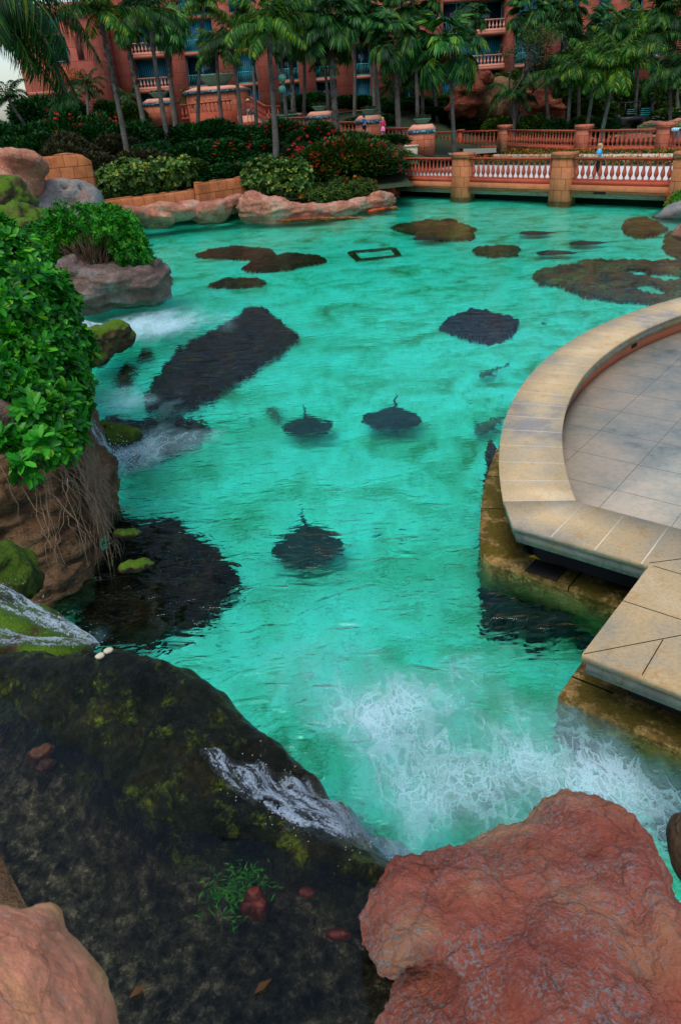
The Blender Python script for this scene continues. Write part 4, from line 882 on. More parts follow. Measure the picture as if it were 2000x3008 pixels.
def wallrun(name, pts, Y0, Y1, drop, label, mat='ridge_block', cat='wall', thick=.45):
    """a rough stone wall following a line of picture points along its top"""
    P = [aY(x, y, Y0+(Y1-Y0)*i/(len(pts)-1)) for i, (x, y) in enumerate(pts)]; o = P[0].copy(); v = []; f = []
    Q = []
    for i in range(len(P)-1):
        k = max(2, int((P[i+1]-P[i]).length/.25))
        for j in range(k): Q.append(P[i].lerp(P[i+1], j/k))
    Q.append(P[-1])
    for i, p in enumerate(Q):
        h = .06*noise.noise(p*2.0)+.05*noise.noise(p*.9)
        for dx, dz in ((-.05, -drop), (0, -drop*.5), (.02, -.12), (.10, 0), (thick-.08, 0.02), (thick, -.15), (thick, -drop)):
            v.append(tuple(Vector((p.x, p.y+dx+.04*noise.noise(p*3+Vector((0, 0, dz*3))), p.z+dz+(h if dz > -.2 else 0)))-o))
    for i in range(len(Q)-1):
        for j in range(6): a = i*7+j; f.append((a, a+7, a+8, a+1))
    f.append(tuple(range(7))); f.append(tuple((len(Q)-1)*7+j for j in range(7))[::-1])
    ob = mesh_obj(name, v, f, M[mat], None, False); ob.location = o; return tag(ob, label, cat)
wallrun('stone_wall', [(84, 362), (110, 360), (150, 355), (185, 357), (206, 372)], 36, 37, 3.5, 'tall orange block wall between the left boulders and the olive shrubs')
wallrun('stone_wall', [(228, 464), (280, 456), (350, 450), (395, 443), (446, 438)], 36.5, 39.2, 1.2, 'low orange block wall below the clipped hedge, left half')
wallrun('stone_wall', [(446, 424), (478, 418), (520, 413), (572, 404)], 39.2, 41.5, 1.6, 'higher stepped part of the orange block wall between the hedges')
wallrun('stone_wall', [(868, 445), (880, 452), (895, 456)], 43.2, 43.2, 1.2, 'small orange wall end where the flower bed meets the footbridge')
rock('shore_rock', [ell(290, 499, 37.3, 75, 17, 1.0, 2), ell(380, 492, 37.8, 75, 17, .9, 3), ell(345, 508, 37.4, 60, 12, .8), ell(440, 484, 38.6, 40, 16, .8, 5), ell(250, 510, 36.5, 50, 16, 1.0)], .08, .16, 1.3, M['pink_rock'], 'long pink rock apron below the low orange wall', strata=.4)
rock('shore_rock', [ell(490, 488, 38.4, 52, 21, .9, 14), ell(540, 470, 39.2, 38, 15, .8, 15)], .07, .14, 1.6, M['pink_rock'], 'rounded pink rock overhanging the water left of the planted point', strata=.4)
rock('shore_rock', [ell(590, 482, 38.2, 44, 34, 1.0, -8), ell(640, 488, 38.0, 48, 30, 1.0, -10), ell(700, 494, 38.2, 60, 20, .9), ell(770, 486, 39.0, 60, 17, .8, 5), ell(830, 476, 39.8, 48, 16, .8, 8), ell(872, 464, 40.3, 30, 17, .8), ell(892, 462, 40.6, 20, 13, .6)], .07, .15, 1.5, M['pink_rock'], 'long pale pink rock edging the planted point beside the footbridge', strata=.7)
rock('submerged_rock', [ell(880, 488, 39.5, 40, 6, .5, 8), ell(740, 508, 37.5, 120, 4, .4, 2)], .06, .1, 2, M['weed_rock_red'], 'brown rock shelf just under water along the planted point')
rock('island_rock', [ell(265, 672, 22.2, 118, 44, 1.5, 2), ell(340, 665, 22.3, 48, 46, 1.1), ell(365, 632, 22.8, 26, 30, .7), ell(180, 645, 22.0, 48, 38, 1.1), ell(200, 690, 21.6, 60, 40, .9), ell(300, 640, 22.3, 70, 25, 1.0, -6)], .06, .17, 1.4, M['brown_rock'], 'layered brown boulder under the round bush at the left of the pond', strata=.8, pits=.3)
rock('mossy_rock', [ell(250, 785, 17.3, 45, 30, .8), ell(282, 772, 17.3, 22, 32, .6), ell(215, 800, 16.9, 42, 38, .8), ell(225, 825, 16.8, 30, 32, .6)], .045, .2, 2.2, M['moss_rock'], 'mossy brown boulder splitting the white water below the island', strata=.4)
rock('mossy_rock', [ell(285, 1000, 11.6, 38, 22, .45), ell(245, 985, 11.9, 35, 12, .4)], .03, .14, 4, M['green_rock'], 'small bright green mossy rock at the foot of the thin waterfall')
rock('cliff', [ell(30, 1130, 8.4, 130, 170, 1.3), ell(150, 1130, 8.7, 108, 150, 1.1, 6), ell(110, 1270, 8.0, 112, 130, 1.0), ell(205, 1130, 9.0, 60, 110, .8, 8), ell(140, 1350, 7.5, 72, 66, .6, 25), ell(180, 990, 10.2, 40, 60, .8, 10)], .04, .20, 1.9, M['cliff_rock'], 'large undercut brown cliff boulder draped with hanging roots at the left', strata=.5)
rock('boulder', [ell(12, 968, 8.0, 52, 48, .5)], .035, .06, 3, M['brown_rock'], 'smooth purple grey boulder poking out of the large left shrub')
rock('cliff', [ell(40, 880, 11.8, 130, 60, 1.0), ell(120, 840, 13.5, 80, 70, 1.2), ell(20, 700, 14, 110, 150, 1.5), ell(190, 890, 12.0, 14, 55, .5)], .07, .18, 1.5, M['cliff_rock'], 'dark rock face hidden behind the large left shrub')
rock('mossy_boulder', [ell(5, 1315, 5.9, 72, 60, .55, -15), ell(45, 1340, 5.8, 40, 44, .4)], .022, .10, 4, M['green_rock'], 'bright green mossy boulder above the left cascade')
rock('dark_rock', [ell(30, 1450, 5.35, 130, 62, .5, -8), ell(130, 1490, 5.2, 90, 40, .4)], .035, .06, 3, M['moss_rock'], 'wet dark rock under the left cascade')
rock('boulder', [ell(1545, 503, 32, 42, 22, 1.0, 8), ell(1570, 492, 33, 50, 24, 1.0)], .07, .16, 1.5, M['grey_rock'], 'grey pink rock at the water edge below the right bridge pier')
rock('boulder', [ell(1572, 540, 27.5, 22, 26, .8)], .06, .1, 1.8, M['pink_rock'], 'small pale rock cut by the right edge of the picture')
# red boulder in front
rock('red_boulder', [ell(1365, 2000, 0, 140, 145, .55, d=3.6), ell(1250, 2120, 0, 260, 165, .7, 18, d=3.35), ell(1270, 2290, 0, 275, 230, .75, d=3.1), ell(1060, 2085, 0, 130, 92, .45, 20, d=3.3), ell(918, 2118, 0, 104, 58, .32, 42, d=3.2), ell(960, 2100, 0, 80, 90, .35, 30, d=3.25), ell(1010, 2045, 0, 80, 50, .3, 22, d=3.4), ell(1440, 2200, 0, 100, 240, .6, -8, d=3.2), ell(1200, 2440, 0, 330, 170, .7, d=2.9)],
     .011, .055, 4.2, M['red_rock'], 'big rough red boulder with grey flecks filling the lower right corner', ridge=.45, strata=.25, grit=.014)
rock('post_rock', [ell(1590, 1960, 0, 36, 85, .25, d=3.9)], .02, .02, 4, M['cliff_rock'], 'brown rounded rock cut by the right edge beside the foam')
rock('pale_boulder', [ell(-60, 2440, 0, 345, 225, .25, -38, d=.95), ell(-15, 2290, 0, 105, 130, .2, -38, d=1.0)], .006, .008, 9, M['tan_rock'], 'pale orange boulder blurred in the lower left corner', ridge=.2, grit=.002)
mb = MB(); a = aD(0, 1965, 1.9); b = aD(128, 2215, 1.75); cc = aD(-120, 1990, 2.0); d_ = aD(-60, 2300, 1.7); dv_ = Vector((0, 0, -1.2))
mb.add([a, b, d_, cc, a+dv_, b+dv_, d_+dv_, cc+dv_], [(0, 1, 2, 3), (0, 4, 5, 1), (4, 7, 6, 5), (3, 2, 6, 7), (1, 5, 6, 2), (0, 3, 7, 4)]); o = mb.build('low_wall', M['cliff_rock']); tag(o, 'narrow rust brown wall edge behind the blurred pale boulder', 'wall')
# ------------------------------------------------------------------ mossy ridge and the upper basin (one weathered surface)
CP = [(0, 1800, 1.15), (100, 2000, 1.0), (300, 2050, 1.0), (300, 2250, .95), (500, 2100, 1.0), (700, 2200, .92), (800, 2320, .9), (0, 1640, 1.28), (500, 2350, .9), (180, 1850, 1.15), (600, 2060, 1.08), (0, 1950, 1.05), (100, 2250, .9), (-200, 1800, 1.1), (-150, 2100, 1.0), (900, 2350, .9), (860, 2200, .95),
      (60, 1700, 1.36), (160, 1740, 1.42), (250, 1820, 1.42), (340, 1890, 1.43), (450, 1925, 1.43), (560, 1965, 1.43), (680, 2010, 1.42), (780, 2055, 1.41), (860, 2100, 1.38),
      (-100, 1560, 1.5), (50, 1560, 1.54), (160, 1620, 1.56), (300, 1720, 1.6), (400, 1820, 1.58), (500, 1885, 1.55), (250, 1480, 1.78), (180, 1500, 1.66), (310, 1500, 1.74), (380, 1525, 1.66), (460, 1552, 1.6), (530, 1602, 1.56), (630, 1690, 1.5), (725, 1765, 1.38), (785, 1832, 1.2), (812, 1882, 1.0), (0, 1495, 1.5), (100, 1500, 1.52),
      (350, 1620, 1.7), (500, 1700, 1.66), (600, 1740, 1.58), (680, 1800, 1.38), (740, 1850, 1.15), (480, 1760, 1.5), (560, 1812, 1.33), (650, 1865, 1.12), (750, 1905, .88), (840, 1945, .6), (900, 1975, .35), (530, 1850, 1.52), (600, 1905, 1.5), (680, 1948, 1.46), (770, 1972, 1.42), (850, 1988, 1.38), (910, 1995, 1.32), (950, 2040, 1.3)]
CW = [(*at(x, y, z)[:2], z) for x, y, z in CP]
for x, y, z in [(250, 1480, 1.7), (380, 1525, 1.6), (460, 1552, 1.55), (530, 1602, 1.5), (630, 1690, 1.4), (725, 1765, 1.25), (785, 1832, 1.0), (812, 1882, .7)]:
    p = at(x, y, z); CW += [(p.x+.20, p.y+.22, z*.25-.2), (p.x+.42, p.y+.46, -1.1), (p.x+.9, p.y+1.0, -1.3)]
for x, y in ((-100, 1480), (60, 1470), (170, 1475)): p = at(x, y, 1.4); CW += [(p.x, p.y+.35, .6), (p.x, p.y+.8, -.6)]
p = at(930, 1990, 1.3); CW += [(p.x+.22, p.y+.2, .1), (p.x+.6, p.y+.4, -1.2), (p.x+.7, p.y-.4, -.6), (p.x+1.0, p.y+.2, -1.3)]
CW = np.array(CW); Kd = np.hypot(CW[:, None, 0]-CW[None, :, 0], CW[:, None, 1]-CW[None, :, 1]); A_ = Kd-.0*np.eye(len(CW)); n_ = len(CW)
AA = np.zeros((n_+1, n_+1)); AA[:n_, :n_] = A_-.03*np.eye(n_); AA[:n_, n_] = 1; AA[n_, :n_] = 1; wts = np.linalg.solve(AA, np.append(CW[:, 2], 0))
def hz(X, Y):
    X = np.asarray(X, float); Y = np.asarray(Y, float); r = np.hypot(X[..., None]-CW[:, 0], Y[..., None]-CW[:, 1]); return r@wts[:n_]+wts[n_]
xs = np.arange(-4.0, 1.6, .020); ys = np.arange(.5, 6.4, .020); X, Y = np.meshgrid(xs, ys, indexing='ij'); Z = hz(X, Y)
N1 = np.empty(X.shape); 
for i in range(X.shape[0]):
    for j in range(X.shape[1]):
        p = Vector((X[i, j], Y[i, j], Z[i, j])); N1[i, j] = noise.fractal(p*2.6, .9, 2.1, 3)*.05+noise.fractal(p*11, .7, 2.1, 3)*.022
Z = np.clip(Z, -1.6, 2)+N1
v = np.stack([X, Y, Z], -1).reshape(-1, 3); nx, ny = X.shape; idx = np.arange(nx*ny).reshape(nx, ny); f = np.stack([idx[:-1, :-1], idx[1:, :-1], idx[1:, 1:], idx[:-1, 1:]], -1).reshape(-1, 4)
zc = (Z[:-1, :-1]+Z[1:, 1:]).reshape(-1)/2; f = f[zc > -1.4]
def ridgemat():
    g = G('mossy_ridge'); v = g.coords(); geo = g.node('ShaderNodeNewGeometry'); sp = g.node('ShaderNodeSeparateXYZ'); g.l.new(geo.outputs['Position'], sp.inputs[0])
    n = g.noise(v, 2.2, 6, .7, .5); c = g.ramp(n, [(.34, (.004, .006, .004)), (.5, (.012, .017, .009)), (.62, (.036, .03, .012)), (.72, (.08, .042, .02))])
    n2 = g.noise(v, 16, 6, .8, .6); c = g.mix(.7, c, g.ramp(n2, [(.35, .4), (.55, 1.), (.7, 2.0)]), 'MULTIPLY')
    # green weed and moss in patches
    n3 = g.noise(v, 3.1, 6, .75, .4); mf = g.math('MULTIPLY', g.ramp(n3, [(.50, 0.), (.62, 1.)]), g.ramp(n2, [(.45, 0.), (.62, 1.)]))
    c = g.mix(mf, c, g.ramp(g.noise(v, 40, 3, .8), [(.35, (.04, .08, .006)), (.55, (.18, .26, .01)), (.7, (.34, .30, .02))]))
    # stony bed of the basin below its water line
    bn = g.noise(v, 12, 8, .78, .2); bed = g.ramp(bn, [(.38, (.014, .013, .009)), (.48, (.06, .052, .03)), (.56, (.15, .12, .07)), (.66, (.50, .38, .24))])
    bed = g.mix(.55, bed, g.ramp(g.noise(v, 1.7, 5, .7), [(.36, .18), (.5, .9), (.64, 1.9)]), 'MULTIPLY')
    vsp = g.voro(v, 26); bed = g.mix(g.ramp(vsp, [(.08, .8), (.16, 0.)]), bed, (.55, .45, .3)) if False else bed
    zf = g.math('ADD', sp.outputs[2], g.math('MULTIPLY', g.math('SUBTRACT', n3, .5), .30))
    c = g.mix(g.ramp(zf, [(1.28, 1.), (1.36, 0.)]) if False else g.math('SUBTRACT', 1.0, g.math('MULTIPLY', g.math('SUBTRACT', zf, 1.20, clamp=True), 9.0, clamp=True)), c, bed)
    # only the inner side is bed
    h = g.math('ADD', g.math('MULTIPLY', n2, 1.), g.math('MULTIPLY', g.noise(v, 45, 4, .7), .5))
    g.b.inputs['Specular IOR Level'].default_value = .28
    return g.done(c, .3, g.bump(h, 1.0, .06))
rg = mesh_obj('mossy_ridge', v-np.array([-.5, 3, 1]), f.astype(np.int32), ridgemat()); rg.location = (-.5, 3, 1); tag(rg, 'dark wet mossy rock ridge holding the upper basin in the foreground', 'rock')
BAS = [tuple(at(x, y, 1.45)[:2]) for x, y in ((-500, 1560), (0, 1600), (120, 1660), (220, 1740), (340, 1810), (470, 1880), (600, 1935), (750, 1990), (870, 2040), (960, 2090), (1040, 2160), (1100, 2600), (-600, 2600))]
bw = grid_mesh('basin_water', np.arange(-4.2, 1.8, .035), np.arange(.2, 6.2, .035), lambda x, y: 1.45, M['basin'], lambda X, Y: (hz(X, Y) < 1.50) & (polydist(X, Y, BAS) > 0)); tag(bw, kind='structure')
def hit(x, y):
    d = ray(x, y); t = 1.5
    while t < 9:
        p = d*t; z = CAMZ+p[2]
        if z < float(hz(p[0], p[1])): break
        t += .01
    return Vector((p[0], p[1], z))
# cascade over the ridge
def sheet(name, near, farl, lift, label, mat, steps=60, across=26, ends=None, white=None, lump=.05):
    def samp(L, s):
        f_ = s*(len(L)-1); i = min(int(f_), len(L)-2); return L[i].lerp(L[i+1], f_-i)
    v = []; fl = []; cr = []; wh = []; acc = 0; prev = None
    for i in range(steps+1):
        s = i/steps; a = samp(near, s); b = samp(farl, s); m = (a+b)/2
        if prev is not None: acc += (m-prev).length
        prev = m; wd = (b-a).length
        for j in range(across+1):
            u = j/across; p = a.lerp(b, u)
            if lift is not None: zz = float(hz(p.x, p.y))+lift; p = Vector((p.x, p.y, max(min(zz, p.z+.25), p.z-.05)))
            p = p+Vector((0, 0, lump*(noise.fractal(Vector((acc*2.5, u*wd*6, 0)), .8, 2.2, 4))+.04*math.sin(u*math.pi)))
            v.append(p); fl.append(acc); cr.append(u*wd); e = min(1, min(u, 1-u)*6); wh.append((.35+.65*e)*(white(s, u) if white else 1))
    f = [(i*(across+1)+j, (i+1)*(across+1)+j, (i+1)*(across+1)+j+1, i*(across+1)+j+1) for i in range(steps) for j in range(across)]
    o0 = v[0].copy(); ob = mesh_obj(name, [tuple(p-o0) for p in v], f, mat, None, True, {'flow': fl, 'cross': cr, 'white': wh}); ob.location = o0; return tag(ob, label, 'waterfall')
nearL = [hit(455, 1742), hit(540, 1835), hit(620, 1895), hit(700, 1935), hit(790, 1962), hit(870, 1976), at(935, 1992, .35), at(960, 1990, .0)]
farL = [hit(490, 1735), hit(590, 1760), hit(670, 1790), hit(745, 1830), hit(800, 1868), hit(830, 1895), at(880, 1915, .35), at(925, 1930, .0)]
sheet('ridge_cascade', nearL, farL, .03, 'white cascade pouring through the gully of the mossy ridge into the pond', M['fall'], white=lambda s, u: .78+.3*s)
nl = [aY(-40, 1395, 5.15), aY(30, 1420, 5.1), aY(110, 1450, 5.0), aY(170, 1475, 4.95), aY(235, 1492, 4.9)]
fl_ = [aY(-40, 1335, 5.35), aY(30, 1352, 5.3), aY(100, 1395, 5.2), aY(160, 1430, 5.1), aY(215, 1468, 5.0)]
sheet('left_cascade', nl, fl_, None, 'white cascade tumbling below the green mossy boulder at the left edge', M['fall'], white=lambda s, u: .9+.1*s-.35*math.exp(-((u-.45)/.2)**2)*(1-s))
sheet('left_cascade', [aY(-60, 1500, 4.9), aY(60, 1490, 4.92), aY(150, 1488, 4.92), aY(215, 1492, 4.9)], [aY(-60, 1440, 4.98), aY(40, 1455, 4.98), aY(120, 1466, 4.98), aY(190, 1480, 4.95)], None, 'lower white water running along the back of the mossy ridge', M['fall'], white=lambda s, u: .86)
sheet('thin_waterfall', [aY(165, 905, 10.3), aY(185, 950, 10.1), aY(205, 990, 9.9), aY(228, 1030, 9.8), aY(245, 1070, 9.7)], [aY(208, 900, 10.6), aY(214, 935, 10.4), aY(218, 965, 10.2), aY(240, 1000, 10.1), aY(262, 1040, 10.0)], None, 'thin blue white waterfall sliding down behind the left cliff boulder', M['fall'], white=lambda s, u: .8)
sheet('upper_cascade', [aY(185, 752, 17.8), aY(205, 765, 17.6), aY(225, 770, 17.4)], [aY(190, 735, 18.2), aY(230, 745, 18.0), aY(260, 752, 17.8)], None, 'small white cascade behind the mossy boulder near the island', M['fall'], 30, 14, white=lambda s, u: 1.05)
# spray drops thrown up by the falls
def drops(label, pts, n, spread, size):
    P = []; 
    c0 = pts[0]
    mb = MB()
    for _ in range(n):
        a = random.choice(pts); p = Vector(a)-c0+Vector((random.gauss(0, spread), random.gauss(0, spread), abs(random.gauss(0, spread*.7))+.02)); r = random.uniform(.3, 1)*size
        mb.add([p+Vector((r, 0, 0)), p+Vector((-r, 0, 0)), p+Vector((0, r, 0)), p+Vector((0, -r, 0)), p+Vector((0, 0, r)), p+Vector((0, 0, -r))], [(0, 2, 4), (2, 1, 4), (1, 3, 4), (3, 0, 4), (2, 0, 5), (1, 2, 5), (3, 1, 5), (0, 3, 5)])
    o = mb.build('spray', M['cream_white'], None, True); o.location = c0; tag(o, label, 'spray', None, 'stuff')
M['cream_white'] = plain('spray_white', (.7, .8, .88), .3, .05)
drops('spray drops over the ridge cascade', nearL[1:7]+farL[1:7], 130, .05, .004)
drops('spray drops over the left cascade', nl+fl_, 130, .05, .005)
drops('spray drops at the foot of the thin waterfall', [at(250, 1040, .05), at(280, 1060, .05), at(300, 1070, .05)], 260, .18, .012)
for x, y, lab in ((238, 1518, 'white shell piece on the mossy ridge top, left one of the pair'), (258, 1506, 'white shell piece on the mossy ridge top, right one of the pair')):
    p = hit(x*.98, y); rock('shell', [wel(p.x, p.y, p.z+.03, .035, .025, .02, 30)], .006, .006, 20, M['cream'], lab, 'shell')
rock('red_stone', [wel(*at(585, 2062, 1.42)[:2], 1.40, .05, .05, .06, 20), wel(*at(574, 2088, 1.42)[:2], 1.39, .055, .04, .06), wel(*at(600, 2085, 1.42)[:2], 1.40, .04, .045, .06), wel(*at(594, 2104, 1.42)[:2], 1.39, .035, .03, .05)], .008, .02, 18, M['rust_rock'], 'lumpy dark red stone breaking the basin surface in the middle', 'stone')
rock('red_stone', [wel(*at(778, 2152, 1.43)[:2], 1.42, .07, .03, .03, -10)], .01, .01, 14, M['rust_rock'], 'small red stone in the basin beside the big red boulder', 'stone')
rock('red_stone', [wel(*at(705, 2055, 1.43)[:2], 1.42, .05, .03, .015, -10)], .008, .02, 20, M['rust_rock'], 'flat orange stone at the ridge foot right of the lumpy red one', 'stone')
rock('brown_stone', [wel(*at(92, 1735, 1.43)[:2], 1.40, .09, .06, .06, 30), wel(*at(112, 1722, 1.43)[:2], 1.40, .05, .04, .06, 30), wel(*at(108, 1758, 1.43)[:2], 1.39, .07, .04, .05, 30)], .010, .03, 14, M['wetstone'], 'orange brown stone at the left end of the basin', 'stone')
for x, y, lab in ((297, 2300, 'curled brown leaf floating on the basin near the pale boulder'), (585, 2290, 'small brown twig leaf low in the basin')):
    o = leaves_mesh('floating_leaf', [(0, 0, 0)], [(1, .8, .2)], [(0, 0, 1)], .10, .035, M['leaf_dead']); o.location = at(x, y, 1.462); tag(o, lab, 'leaf')
# green hair weed in the basin
P0 = at(520, 2090, 1.3); n = 260; P = np.random.normal(size=(n, 3))*np.array([.09, .06, .03])+np.linspace(0, 1, n)[:, None]*np.array([.12, .18, 0]); o = leaves_mesh('hair_weed', P, rnd_dirs(n)*np.array([1, 1, .2]), np.tile([0, 0, 1.], (n, 1)), .05, .008, M['leaf_bright']); o.location = P0; tag(o, 'tuft of bright green hair weed under the basin water', 'weed')
# ------------------------------------------------------------------ weedy rocks under the pond
def ovl(x, y, rx, ry, rot=0, n=22, w=.16):
    return [(x+math.cos(a)*rx*(1+w*math.sin(3*a+x))*math.cos(R(rot))-math.sin(a)*ry*math.sin(R(rot)), y+math.sin(a)*ry*(1+w*math.cos(2*a+y))+math.cos(a)*rx*math.sin(R(rot))) for a in [2*math.pi*k/n for k in range(n)]]
WG = 'weedy rocks under the pond water'
for pic, h, mt, lab in (
    (ovl(552, 583, 90, 15, -2), .5, 'weed_dark', 'long dark weedy rock under water, nearest the left shore wall'),
    (ovl(648, 605, 95, 17, -5), .5, 'weed_dark', 'long dark weedy rock under water just below the first one'),
    (ovl(552, 652, 68, 11, -4), .45, 'weed_rock', 'thin dark weedy rock under water, lowest of the three at the left'),
    ([(560, 716), (612, 712), (640, 735), (690, 775), (640, 818), (560, 872), (480, 920), (400, 955), (330, 935), (350, 880), (420, 800), (500, 760), (540, 735)], .65, 'weed_dark', 'huge dark slanting weedy rock under the left part of the pond'),
    (ovl(1010, 531, 98, 19, 4), .6, 'weed_rock_red', 'wide reddish weedy rock under water in front of the bridge'),
    (ovl(1030, 511, 22, 5, 0), .7, 'weed_rock', 'small dark rock tip behind the wide reddish weedy rock'),
    (ovl(1148, 579, 54, 14, 2), .5, 'weed_rock_red', 'brown weedy rock under water left of the two stingrays'),
    (ovl(1110, 752, 90, 31, 0), .55, 'weed_dark', 'round brown weedy rock under water left of the stone coping'),
    (ovl(1478, 524, 52, 20, 5), .6, 'weed_rock_red', 'orange weedy rock under water beside the right shore'),
    (ovl(1560, 565, 38, 30, 20), .5, 'weed_rock_red', 'olive weedy rock shelf under the pale rock at the right edge'),
    (ovl(295, 850, 22, 10), .4, 'weed_rock', 'small dark weedy rock nearest the mossy boulder'),
    (ovl(286, 876, 26, 11), .4, 'weed_rock', 'small dark weedy rock between the boulder and the thin waterfall'),
    (ovl(336, 817, 20, 8), .4, 'weed_rock', 'small dark weedy rock at the tip of the slanting rock'),
    ([(240, 970), (320, 975), (400, 972), (480, 965), (492, 985), (450, 1020), (380, 1050), (300, 1060), (250, 1040)], .6, 'weed_dark', 'dark weedy rock under the foam of the thin waterfall'),
    ([(260, 1205), (320, 1200), (400, 1205), (455, 1225), (510, 1270), (552, 1310), (555, 1350), (520, 1390), (455, 1430), (400, 1470), (330, 1500), (240, 1500), (160, 1450), (200, 1330)], .60, 'weed_dark', 'broad dark red weedy rock under rippled water below the cliff boulder')):
    mound('weedy_rock', pic, h, M[mt], lab, 'rock', WG, .07 if len(pic) > 12 else .05, .10)
mound('weedy_rock', [(1226, 632), (1255, 617), (1310, 612), (1340, 603), (1400, 598), (1450, 603), (1520, 605), (1640, 602), (1660, 700), (1568, 702), (1500, 697), (1420, 692), (1340, 682), (1290, 660), (1240, 655)], .6, M['weed_rock_red'], 'very large reddish weedy rock with sandy gaps below the right shore', 'rock', WG, .08, .12,
      cut=[ovl(1470, 630, 26, 8, 12, 10), ovl(1530, 640, 40, 10, 0, 10), ovl(1500, 668, 38, 12, 12, 10)])
rock('mossy_rock', [ell(318, 1303, 7.1, 40, 13, .25, 10)], .025, .08, 6, M['moss_rock'], 'mossy knob just awash on the broad dark weedy rock')
rock('mossy_rock', [ell(296, 1230, 8.0, 30, 10, .25, 0)], .025, .08, 6, M['moss_rock'], 'small brown knob at the back of the broad dark weedy rock')
# square pit frame on the pond floor
sq = [under(806, 580, -.9), under(905, 571, -.9), under(918, 588, -.9), under(826, 598, -.9)]; o_ = sq[0].copy(); mb = MB()
for i in range(4):
    a = sq[i]-o_; b = sq[(i+1) % 4]-o_; strip(mb, a.xy, b.xy, .22, -.3, .05)
o = mb.build('pit_frame', M['weed_rock']); o.location = o_; tag(o, 'dark square frame lying on the pond floor under the far water', 'frame')
# scattered debris on the floor: leaves and pebbles
for i, (x, y, r, lab) in enumerate(((870, 1232, .05, 'red brown clump on the sand right of the near stingray'), (945, 1095, .03, 'small red pebble on the sand above the near stingray'), (578, 970, .06, 'green scrap of weed beside the left shark'), (925, 1232, .05, 'pale green scrap on the sand right of the red brown clump'), (1252, 745, .05, 'dark twig on the sand below the large right rock'))):
    p = under(x, y, -.98); rock('pebble' if i in (0, 1) else 'weed_scrap', [wel(p.x, p.y, -.98, r*1.5, r, r*.6, i*40)], r*.3, r*.3, 9, M['rust_rock'] if i in (0, 1) else M['green_rock'] if i < 4 else M['weed_rock'], lab, 'pebble' if i in (0, 1) else 'weed')
# ------------------------------------------------------------------ stingrays and sharks
def stingray(pos, head, width, length, label, curl=.06, tail=.7, seed=0, asp=1.0):
    """one continuous skin: disc, curled wing tips and whip tail. head = heading angle in degrees"""
    rs = random.Random(seed); n = 48; rings = 12; v = []; f = []
    def outline(a):
        # a = 0 at the nose, +-90 deg at the wing tips
        c, s = math.cos(a), math.sin(a)
        x = math.copysign(abs(s)**1.25, s)*.5; y = math.copysign(abs(c)**1.2, c)*(.33 if c > 0 else .50); y += .07*abs(x)*2; return x, y
    for side in (1, -1):
        for i in range(rings+1):
            r = i/rings
            for k in range(n):
                a = 2*math.pi*k/n; x, y = outline(a); x *= r; y *= r
                z = .075*(1-r**2)**1.2*math.exp(-(x*4)**2)+.02*(1-r) if side > 0 else -.012*(1-r)
                z += curl*max(0, abs(x)-.26)**1.3*7*(1+.6*math.sin(y*9+seed+x*6)) + .012*math.sin(x*13+seed*2)*r+.02*r*math.sin(k*.9+seed)
                v.append((x*width, y*length*1.15, (z+(.006 if side > 0 else 0))*width))
    m = (rings+1)*n
    for s_ in (0, 1):
        for i in range(rings):
            for k in range(n):
                a = s_*m+i*n+k; b = s_*m+i*n+(k+1) % n; q_ = (a, b, b+n, a+n); f.append(q_ if s_ == 0 else q_[::-1])
    for k in range(n): a = rings*n+k; b = rings*n+(k+1) % n; f.append((a, b, m+b, m+a))
    mb = MB(); mb.v = v; mb.f = f
    tp = [Vector((0, -.30*length, .04*width))]; 
    for i in range(12): tp.append(Vector((.014*math.sin(i*1.1+seed)*width*(1+i*.1), -.34*length-tail*1.3*(i+1)/12, (.05+.08*i/12)*width)))
    mb.tube(tp, [.055*width]+[.036*width*(1-i/14) for i in range(12)], 7)
    for sx in (-1, 1): mb.lathe([(.001, -.02), (.022, 0), (.02, .02), (.001, .03)], 8, (sx*.055*width, .2*length, .075*width))
    for sx in (-1, 1):     # pelvic fins either side of the tail root
        mb.add([(sx*.03*width, -.30*length, .02), (sx*.16*width, -.36*length, .015), (sx*.13*width, -.47*length, .02), (sx*.02*width, -.42*length, .03)], [(0, 1, 2, 3)])
    o = mb.build('stingray', M['ray_skin'], None, True); o.location = pos; o.rotation_euler = (R(rs.uniform(-3, 3)), R(rs.uniform(-4, 4)), R(head)); return tag(o, label, 'stingray', 'stingrays gliding over the sand')
stingray(under(710, 1262, -.58), 186, 1.02, 1.12, 'nearest stingray, very dark, its tail pointing away, with sky glints across its back', .05, .42, 1)
stingray(under(707, 985, -.58), 184, .98, .98, 'left of the middle pair of stingrays, with curled wing tips', .07, .5, 4)
stingray(under(902, 968, -.58), 170, 1.12, 1.15, 'right of the middle pair of stingrays, broad and blue brown', .06, .55, 7)
stingray(under(1228, 537, -.5), 80, 1.1, 1.5, 'far stingray at the top of the trio below the bridge', .04, .9, 2)
stingray(under(1344, 560, -.5), 74, .95, 1.4, 'far stingray at the right of the trio below the bridge', .04, .9, 3)
stingray(under(1272, 583, -.5), 76, .95, 1.5, 'far stingray at the bottom of the trio below the bridge', .05, .8, 5)
stingray(under(982, 549, -.35), 70, 1.1, 1.5, 'stingray half hidden at the near edge of the wide reddish rock', .04, 1.2, 6)
